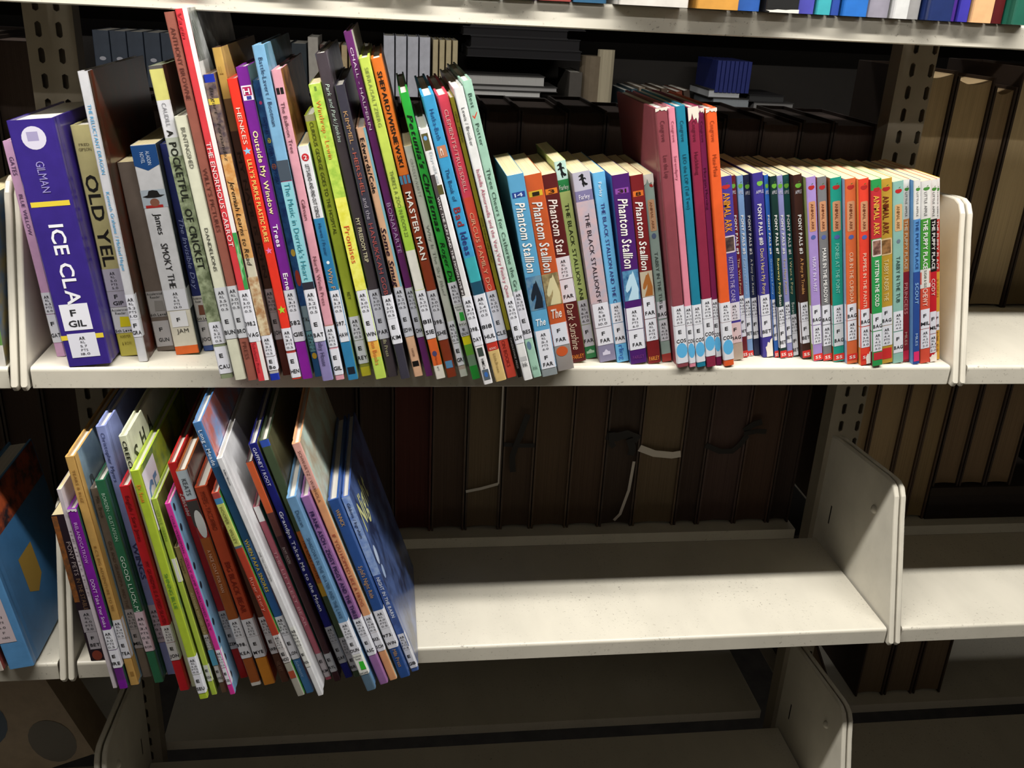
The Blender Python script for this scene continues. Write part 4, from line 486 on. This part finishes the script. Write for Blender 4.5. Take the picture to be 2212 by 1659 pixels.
for k, (z, nm) in enumerate(((PITCH, 'top'), (0., 'middle'), (-PITCH, 'lower'), (-2*PITCH, 'bottom'))):
    ex = {'top': 'carrying a row of book feet', 'middle': 'crowded with books from end to end', 'lower': 'half filled with leaning books', 'bottom': 'lying empty in shadow'}[nm]
    shelf(0, W, z, 'cream metal %s shelf %s' % (nm, ex), lb=(nm != 'top'), D=DEPTH if nm != 'top' else .2345)
    shelf(BAY, BAY+W, z, 'cream metal %s shelf of the right-hand bay' % nm, rb=False, D=DEPTH if nm != 'top' else .2345)
    shelf(-BAY-.0005, -.0195, z, 'cream metal %s shelf of the left-hand bay' % nm, lb=False, D=DEPTH if nm != 'top' else .2345)
def post(x0, x1, cols, y0, y1, z0, z1, zph, label):
    r = empty('upright_post', ((x0+x1)/2, y0, z0)); ox, oy, oz = (x0+x1)/2, y0, z0
    g = Geo(); IN = .0254; hw, hh = .0030, .0080
    xs = [x0]
    mid = (cols[0]+cols[1])/2
    for c, a, b in ((cols[0], x0, mid), (cols[1], mid, x1)):
        k0 = math.ceil((z0-zph)/IN); z = zph+k0*IN
        while z < z1-IN*.5:
            za, zb = z-IN/2, z+IN/2
            outer = [(a, za), (c, za), (b, za), (b, z), (b, zb), (c, zb), (a, zb), (a, z)]
            inner = [(c-hw, z-hh*.75), (c, z-hh), (c+hw, z-hh*.75), (c+hw, z), (c+hw, z+hh*.75), (c, z+hh), (c-hw, z+hh*.75), (c-hw, z)]
            V = [(p-ox, 0, q-oz) for p, q in outer] + [(p-ox, 0, q-oz) for p, q in inner] + [(p-ox, .0022, q-oz) for p, q in inner]
            F = [(j, (j+1) % 8, 8+(j+1) % 8, 8+j) for j in range(8)] + [(8+j, 8+(j+1) % 8, 16+(j+1) % 8, 16+j) for j in range(8)]
            g.add(V, F); z += IN
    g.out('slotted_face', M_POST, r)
    g = Geo(); D = y1-y0
    for xa in (x0, x1-.002): g.box(xa-ox, .0003, 0, xa+.002-ox, D, z1-z0)
    g.box(x0+.002-ox, D*.55, 0, x1-.002-ox, D*.55+.002, z1-z0)
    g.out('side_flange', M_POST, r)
    tag(r, label, 'post')
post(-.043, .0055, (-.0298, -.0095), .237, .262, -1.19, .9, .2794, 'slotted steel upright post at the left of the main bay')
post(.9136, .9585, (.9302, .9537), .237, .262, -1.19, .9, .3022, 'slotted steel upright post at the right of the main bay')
# rear-facing shelves of the same range
def rear_shelf(x0, x1, z, label):
    r = empty('metal_shelf', (0, .266, z)); g = Geo()
    g.box(x0, 0, -.0155, x1, .0016, 0); g.box(x0, .0016, -.0014, x1, .2, 0); g.box(x0, .1984, -.02, x1, .2, -.0014)
    g.out('shelf_board', M_SHELF, r); tag(r, label, 'shelf')
for z, nm in ((.362, 'uppermost'), (-.027, 'second'), (-.358, 'third'), (-.689, 'lowest')):
    rear_shelf(.0, .908, z, '%s rear-facing shelf seen behind the main bay' % nm)
    rear_shelf(.962, 1.86, z, '%s rear-facing shelf seen behind the right-hand bay' % nm)
    rear_shelf(-.95, -.046, z, '%s rear-facing shelf behind the left-hand bay' % nm)
for xa, xb, nm in ((.0, .908, 'main'), (-.95, -.046, 'left-hand')):  # dark boards added where only shade lies, stopping the rear lamp's light
    r = empty('shade_board', (xa, .455, -.688)); g = Geo(); g.box(0, 0, 0, xb-xa, .005, .30); g.out('board_sheet', mat('26221e', .8, 'cloth'), r)
    g = Geo(); g.box(0, -.004, .29, xb-xa, 0, .30); g.out('board_edge', mat('26221e', .8, 'cloth'), r); tag(r, 'added dark board standing in for shade behind the bottom level, %s bay' % nm, 'board')
# ------------------------------------------------------------------ the two rows of books
for row in MID_ROW: make_book(row, .0002, 'books on the middle shelf', 'm')
for row in LOW_ROW: make_book(row, -PITCH+.0002, 'books on the lower shelf', 'l')
# ------------------------------------------------------------------ feet of the books on the top shelf
TOPS = [(.5142, .574, 'c9c4bc', 'white frayed book foot at the left of the top shelf row'), (.5801, .6165, 'c08a3c', 'orange tan book foot on the top shelf'), (.6187, .640, '2a5aa8', 'first blue book foot beside the orange tan one on the top shelf'),
 (.6428, .673, '181818', 'black book foot with pale edge on the top shelf'), (.6745, .691, '4a4aa8', 'violet-blue book foot right of the black one on the top shelf'), (.692, .7058, '3aa0a8', 'turquoise book foot on the top shelf'), (.7066, .7155, '2c4ca0', 'narrow blue book foot beside the turquoise one on the top shelf'),
 (.7163, .739, '2468b8', 'bright blue book foot with a white label on the top shelf'), (.7398, .7604, '8c8894', 'grey book foot on the top shelf'), (.7612, .7755, 'c8c8c6', 'clean white book foot on the top shelf'), (.7763, .789, 'a8a6a4', 'crinkled silver-white book foot on the top shelf'),
 (.7906, .8133, '1c2c5c', 'navy book foot on the top shelf'), (.8141, .8238, '4a2488', 'purple book foot on the top shelf'), (.8242, .836, '3a34a0', 'indigo book foot right of the purple one on the top shelf'), (.8365, .8575, 'd8a878', 'peach cream book foot on the top shelf'),
 (.8581, .870, '5c1418', 'maroon book foot on the top shelf'), (.8705, .895, '1c5a48', 'dark green book foot at the right edge of the top shelf row')]
for k, (xa, xb, c, lb) in enumerate(TOPS):
    hh = int((.2+.03*((k*7) % 5)/5)*1e4); yy = [-.024, -.027, -.014, -.019, -.009, -.010, -.006, -.011, -.008, -.014, -.008, -.020, -.007, -.008, -.010, -.006, -.019][k]
    its = []
    if k == 7: its = [('S', 180, 420, 0, 1.1, 'dfe0e8', '')]
    if k == 3: its = [('P', 0, 30, 'c8c4bc', 'torn2', 0, 1)]
    make_book((lb, 'hb', [round(xa*1e4), round(yy*1e4), round((xb-xa-.0006)*1e4), hh, 0, 150], c, c, c, None, 0, 1 if k in (0, 10, 11) else 0, [], its), PITCH+.0002, 'books on the top shelf', 't')
for k in range(17):  # books added above the frame to shade the top shelf's lip
    c = ('8a3a34', '2c5a7a', 'c8b894', '4a6a3c', '6a4a7a')[k % 5]
    make_book(('%s book from the left on the top shelf, standing above the picture edge' % ORD[k], 'hb', [20+k*298, -50-20*(k % 3), 285, 2150+60*(k % 4), 0, 170], c, c, c, None, 0, 0, [], []), PITCH+.0002, 'books on the top shelf', 't')
# ------------------------------------------------------------------ left-hand bay
make_book(('large light blue book with a white label at the left edge, lower shelf', 'hb', [-640, -70, 250, 1850, 9., 160], '5a94c8', '3f74a4', '5a94c8', None, 0, 0, [],
  [('S', 330, 860, .0, .72, 'c8b8bc', 'AR|RL|4.1|PTS|6.0|F|HAN'), ('T', 'HAHN', 950, 1500, .3, '2c5a8c', '', .5), ('F', 'P', 'art:a84c28', 22, 158, -44, -1, '2a2226'), ('F', 'P', 'pent', 44, 80, -135, -84, 'a08038')]), -PITCH+.0002, None, 'x')
make_book(('bright picture book with red and white foot at the left edge of the lower shelf', 'pb', [-790, -100, 110, 2000, 9., 150], 'b8a890', '8a4038', 'c8b8a0', '3a2a28', 0, 1, [(0, 160, 'c8bcb0'), (160, 420, '7a2c2c')], []), -PITCH+.0002, None, 'x')
make_book(('glossy picture book with green and brown cover left of the middle shelf bracket', 'pb', [-420, 40, 200, 1500, 0., 130], '7a9a58', '8a7a48', 'dcd8d0', '4a6a8a', 0, 1, [(0, 200, 'e4e0d8'), (200, 420, '6a9a50'), (420, 640, 'b08040'), (640, 1000, '7a8a98')], []), .0002, None, 'x')
r = empty('tilted_box', (-.240, .15, -2*PITCH+.0003), (0, -math.radians(20), 0)); tag(r, 'large taupe box with dark round prints, tilted on the left-hand bottom shelf', 'box')
g = Geo(); g.box(0, 0, 0, .2, .06, .2); g.out('box_body', mat('9a8872', .6, 'cloth'), r)
g = Geo(); g.box(-.0015, -.0015, .2003, .2015, .0615, .26); g.out('box_lid', mat('9a8872', .6, 'cloth'), r)
g = Geo(); g.add([(.055+.075*a, -.0004, .06+.085*b_) for a, b_ in shape('oval')], [tuple(range(20))]); g.out('box_print', mat('34465a', .5), r)
g = Geo(); g.add([(.135+.055*a, -.0004, .004+.07*b_) for a, b_ in shape('oval')], [tuple(range(20))]); g.out('box_print', mat('5a544c', .5), r)
g = Geo(); g.add([(.02+.06*a, -.0004, .01+.06*b_) for a, b_ in shape('leaf')], [tuple(range(14))]); g.out('box_print', mat('5a88b8', .5), r)
# ------------------------------------------------------------------ bound volumes on the rear-facing shelves (page edges towards us)
def volume(x0, w, h, z, boards, pages, label, y=.285, d=.17, tilt=0., group='old bound volumes behind the shelves', top='flat'):
    r = empty('bound_volume', (x0, y, z+.0003), (0, math.radians(tilt), 0)); tag(r, label, 'book', group)
    t = .0026; g = Geo(); mb = mat(boards, .7, 'cloth')
    g.box(0, 0, 0, t, d, h); g.box(w-t, 0, 0, w, d, h); g.box(t, d-t, 0, w-t, d, h); g.out('cover', mb, r)
    g = Geo(); yb = .004; n = 6; V = []
    # fore edge slightly hollow, head sagging in the middle
    for zi in (0, 1):
        for k in range(n+1):
            f = k/n; xx = t+(w-2*t)*f; s = math.sin(math.pi*f)
            V.append((xx, yb+.003*s, .003 if zi == 0 else h-.004-(.006*s if top == 'sag' else 0)))
    for zi in (0, 1):
        for k in range(n+1):
            f = k/n; xx = t+(w-2*t)*f; s = math.sin(math.pi*f); V.append((xx, d-t, .003 if zi == 0 else h-.004-(.006*s if top == 'sag' else 0)))
    m1 = n+1; F = []
    for k in range(n):
        F.append((k, k+1, m1+k+1, m1+k)); F.append((m1+k, m1+k+1, 3*m1+k+1, 3*m1+k))
    F += [(0, m1, 3*m1, 2*m1), (n, 2*m1+n, 3*m1+n, m1+n)]
    mesh('page_block', V, F, mat(pages, .9, 'pages'), None, r)
    return r
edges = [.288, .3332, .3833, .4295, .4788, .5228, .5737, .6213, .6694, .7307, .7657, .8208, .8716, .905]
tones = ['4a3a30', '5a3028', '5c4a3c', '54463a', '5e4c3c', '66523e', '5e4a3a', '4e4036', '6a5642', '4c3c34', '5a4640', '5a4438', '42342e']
desc = ['half hidden behind the last leaning book', 'with reddish boards', 'first plain brown', 'with a white paper slip across it', 'tied with a black ribbon bow', 'plain, right of the ribbon-tied one', 'plain, left of the dark knot', 'with a dark knotted ribbon and hanging tape', 'with a broad white band', 'narrow, right of the white band', 'with a looping dark ribbon', 'plain, near the right post', 'narrow, against the right post']
lowvols = []
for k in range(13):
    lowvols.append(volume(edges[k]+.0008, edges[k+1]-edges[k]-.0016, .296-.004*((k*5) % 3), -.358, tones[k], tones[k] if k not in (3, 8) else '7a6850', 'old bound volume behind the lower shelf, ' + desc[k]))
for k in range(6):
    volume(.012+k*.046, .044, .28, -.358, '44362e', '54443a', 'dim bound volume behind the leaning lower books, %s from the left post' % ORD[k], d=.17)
BLK = mat('17130f', .6); WHT = mat('d8d0c4', .7)
def strip(name, pts, wd, m, parent, y=-.0012, th=.0005):
    """a flat band along a polyline in the x-z plane of a volume's page edge"""
    g = Geo(); V = []
    for i, (px, pz) in enumerate(pts):
        a = pts[max(i-1, 0)]; b = pts[min(i+1, len(pts)-1)]; dx, dz = b[0]-a[0], b[1]-a[1]; L = math.hypot(dx, dz) or 1
        nx, nz = -dz/L*wd/2, dx/L*wd/2
        V += [(px+nx, y, pz+nz), (px-nx, y, pz-nz), (px+nx, y+th, pz+nz), (px-nx, y+th, pz-nz)]
    F = []
    for i in range(len(pts)-1):
        q = i*4; F += [(q, q+1, q+5, q+4), (q+2, q+6, q+7, q+3), (q, q+4, q+6, q+2), (q+1, q+3, q+7, q+5)]
    e = (len(pts)-1)*4; F += [(0, 2, 3, 1), (e, e+1, e+3, e+2)]
    g.add(V, F); return g.out(name, m, parent)
v = lowvols[3]; strip('paper_slip', [(.0, .062), (.02, .066), (.044, .073)], .004, WHT, v); strip('paper_slip', [(.0445, .073), (.0445, .29)], .0022, WHT, v)
v = lowvols[4]; strip('ribbon_tie', [(.0, .133), (.02, .131), (.042, .131)], .006, BLK, v); strip('ribbon_bow', [(.030, .178), (.022, .150), (.016, .131), (.012, .115), (.014, .092)], .008, BLK, v, -.003)
v = lowvols[7]; strip('ribbon_tie', [(-.002, .145), (.012, .142), (.026, .146), (.044, .138)], .013, BLK, v); strip('ribbon_bow', [(.004, .150), (.006, .132), (.010, .128)], .008, BLK, v, -.003); strip('ribbon_bow', [(.030, .14), (.036, .125), (.034, .115)], .010, BLK, v, -.003); strip('hanging_tape', [(.040, .105), (.037, .06), (.028, .022), (.020, .012)], .004, WHT, v, -.003)
v = lowvols[8]; strip('paper_band', [(-.002, .125), (.02, .116), (.046, .113), (.058, .115)], .010, WHT, v)
v = lowvols[10]; strip('ribbon_tie', [(-.004, .128), (.018, .118), (.036, .118), (.046, .128), (.054, .142)], .008, BLK, v); strip('ribbon_bow', [(.048, .15), (.06, .160), (.072, .164)], .009, BLK, v, -.003); strip('ribbon_bow', [(.048, .146), (.066, .150), (.080, .149)], .007, BLK, v, -.004)
# behind the middle shelf
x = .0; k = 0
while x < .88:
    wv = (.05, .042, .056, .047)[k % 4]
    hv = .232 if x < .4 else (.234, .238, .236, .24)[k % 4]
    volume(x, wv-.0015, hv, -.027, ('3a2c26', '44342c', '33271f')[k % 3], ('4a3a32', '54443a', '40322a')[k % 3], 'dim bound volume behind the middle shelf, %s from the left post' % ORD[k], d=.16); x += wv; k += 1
for k in range(6): volume(-.345+k*.049, .047, .28, -.358, '33271f', '40322a', '%s added dim volume behind the left-hand bay, lower level' % ORD[k], d=.17)  # added to cover an empty shelf the rear lamp would light
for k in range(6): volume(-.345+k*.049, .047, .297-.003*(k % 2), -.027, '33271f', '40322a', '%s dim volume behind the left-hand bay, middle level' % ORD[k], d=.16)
rb = [(.972, .046, .302, 'c4aa80'), (1.02, .05, .296, 'bea47a'), (1.072, .03, .286, '9c8462'), (1.104, .052, .31, 'ccb48a'), (1.158, .05, .29, '8a7654'), (1.21, .05, .3, 'b89e76')]
for k, (xx, wv, hv, pg) in enumerate(rb):
    volume(xx, wv, hv, -.027, '3a2c22', pg, ['first', 'second', 'third', 'fourth', 'fifth', 'sixth'][k] + ' pale page-edged volume right of the post, upper level', top='sag')
rb2 = [(.964, .04, .3, 'b49a74'), (1.005, .045, .302, 'b89e78'), (1.051, .034, .298, 'a88e68'), (1.086, .03, .295, 'a08862')]
for k, (xx, wv, hv, pg) in enumerate(rb2):
    volume(xx, wv, hv, -.358, '5a4636', pg, ['first', 'second', 'third', 'fourth'][k] + ' pale page-edged volume right of the post, lower level', top='sag')
for k in range(3):
    volume(1.119+k*.042, .04, .25, -.3037, '3c2e26', '8a7256', ['nearest', 'middle', 'furthest'][k] + ' raised volume standing on a dark box, lower level right')
r = empty('dark_box', (1.118, .284, -.3577)); tag(r, 'flat dark box under the raised volumes at the right', 'box')
g = Geo(); g.box(0, 0, 0, .2, .17, .046); g.out('box_base', mat('2c221c', .8, 'cloth'), r); g = Geo(); g.box(-.0015, -.0015, .04, .2015, .1715, .0535); g.out('box_lid', mat('33281f', .8, 'cloth'), r)
for k in range(3):
    volume(1.075+k*.05, .047, .29, -.689, '4a3a30', '84705a', ['left', 'centre', 'right'][k] + ' page-edged volume behind the right-hand bottom shelf', top='sag')
volume(.985, .05, .27, -.689, '4a3a30', '7a6650', 'page-edged volume lying at a slant behind the right-hand bottom shelf', tilt=-24)
# ------------------------------------------------------------------ the range across the rear aisle
FY = 1.35
def far_shelf(z, label):
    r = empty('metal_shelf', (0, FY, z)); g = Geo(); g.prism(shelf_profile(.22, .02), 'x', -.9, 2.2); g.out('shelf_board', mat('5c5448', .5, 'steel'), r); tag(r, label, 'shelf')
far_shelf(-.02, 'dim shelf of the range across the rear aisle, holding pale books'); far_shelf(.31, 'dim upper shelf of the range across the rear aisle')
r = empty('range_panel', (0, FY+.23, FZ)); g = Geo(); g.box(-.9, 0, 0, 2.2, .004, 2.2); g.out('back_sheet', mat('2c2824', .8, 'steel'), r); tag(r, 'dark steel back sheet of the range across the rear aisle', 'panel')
def far_book(x, w, h, c, label, group, z=-.02, items=(), lean=0):
    make_book((label, 'hb', [round(x*1e4), round((FY+.01)*1e4), round(w*1e4), round(h*1e4), lean, 150], c, c, c, None, 0, 0, [], list(items)), z+.0003, group, 'f')
gS = 'slate volumes across the rear aisle'
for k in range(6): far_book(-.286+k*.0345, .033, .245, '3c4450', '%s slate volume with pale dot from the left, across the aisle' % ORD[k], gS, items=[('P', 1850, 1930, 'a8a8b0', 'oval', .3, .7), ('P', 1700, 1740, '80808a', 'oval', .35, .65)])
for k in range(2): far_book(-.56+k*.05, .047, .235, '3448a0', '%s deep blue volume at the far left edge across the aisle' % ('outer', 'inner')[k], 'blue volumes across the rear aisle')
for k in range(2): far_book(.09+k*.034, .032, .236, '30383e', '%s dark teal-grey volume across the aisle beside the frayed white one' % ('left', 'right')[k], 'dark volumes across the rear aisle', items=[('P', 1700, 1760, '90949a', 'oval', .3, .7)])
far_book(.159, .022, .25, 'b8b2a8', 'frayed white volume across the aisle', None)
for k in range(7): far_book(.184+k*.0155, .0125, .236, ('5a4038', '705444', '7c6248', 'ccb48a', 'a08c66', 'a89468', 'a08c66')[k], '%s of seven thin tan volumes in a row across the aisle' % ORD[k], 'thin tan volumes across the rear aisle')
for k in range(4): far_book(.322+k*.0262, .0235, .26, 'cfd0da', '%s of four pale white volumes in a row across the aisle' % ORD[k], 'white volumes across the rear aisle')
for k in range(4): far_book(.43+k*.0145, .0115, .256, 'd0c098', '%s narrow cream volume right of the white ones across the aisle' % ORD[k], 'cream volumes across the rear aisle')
def flat(x, w, z, th, c, label, group, d=.15, rz=0.):
    r = empty('flat_book', (x, FY+.012, z), (0, 0, rz)); tag(r, label, 'book', group); g = Geo(); t = .0016
    g.box(0, 0, 0, w, d, t); g.box(0, 0, th-t, w, d, th); g.box(0, d-t, t, w, d, th-t); g.out('cover', mat('3a3836' if c > '7' else '1c1a1c', .6, 'cloth'), r)
    g = Geo(); g.box(.002, .002, t, w-.002, d-t, th-t); g.out('page_block', mat(c, .85, 'pages'), r); return th
def pile(x, w, z0, cols, label, group, ths):
    z = z0
    for k, c in enumerate(cols):
        z += flat(x+.01*math.sin(k*2.3), w-.012*(k % 3), z+.0002, ths[k % len(ths)], c, '%s, %s from the bottom' % (label, ORD[k]), group) + .0003
pile(.505, .2, -.0198, ['2a2624', '1e1c1c', '2a2828', '242020', '201e1e', 'b8b6b4', 'd0cecc', 'b0aeac', 'dcdad6', 'a8a6a4', 'c8c6c2'], 'flat book in pile behind the mint spine', 'flat pile across the rear aisle', [.022, .018, .026, .016, .02, .012, .014, .01, .013, .011])
pile(.505, .26, .2045, ['1c1a1c', '201e20', '1a181a', '222022'], 'dark flat folio above the pale pile', 'dark folios across the rear aisle', [.02, .024, .018, .022])
far_book(.74, .03, .2, '55504a', 'grey volume beside the rolled paper across the aisle', None)
FLX = [.875, .8925, .9132, .9307, .9513, .972, .9925, 1.025, 1.049]
for k in range(9): far_book(FLX[k], .015, .165+.004*(k % 3), ('4a6068', '3c5058', '8a7a68', '6a5848', '7c6a58', '584638', '604a3c', '7a3c28', '4a3a30')[k], '%s thin worn volume leaning above the maroon book, across the aisle' % ORD[k], 'leaning thin volumes across the rear aisle', lean=(2, 2, 3, 3, 4, 5, 6, 11, 13)[k])
r = empty('paper_roll', (.80, FY+.02, -.0197)); tag(r, 'upright cream roll of papers across the aisle', 'paper roll'); g = Geo()
g.prism([(.03*math.cos(a*math.pi/8), .03+.03*math.sin(a*math.pi/8)) for a in range(16)], 'z', 0, .235); g.out('outer_sheet', mat('7a6c58', .8, 'cloth'), r); g = Geo(); g.prism([(.026+.02*math.cos(a*math.pi/6), .012+.016*math.sin(a*math.pi/6)) for a in range(12)], 'z', .001, .25); g.out('inner_sheet', mat('c0b498', .8, 'pages'), r)
pile(1.075, .09, -.0198, ['2a2624', '2a2828', '201e1e', '242020', 'b8b6b4', 'c8c8c8', '9aa0a4', 'd0d2d4'], 'flat book piled right of the leaning thin volumes', 'second flat pile across the rear aisle', [.026, .022, .02, .018])
pile(1.175, .1, -.0198, ['2a2624', '2a2828', '242020', '201e1e', 'a8a6a4', 'b8b6b4', '8a8886', '3a3a3a'], 'flat book in last pile before the right post', 'third flat pile across the rear aisle', [.024, .022, .02, .016])
for k in range(8): far_book(1.085+k*.0105, .0095, .07, '2a3478', '%s small navy volume standing on the pale piles across the aisle' % ORD[k], 'navy volumes across the rear aisle', z=.1485+.0)
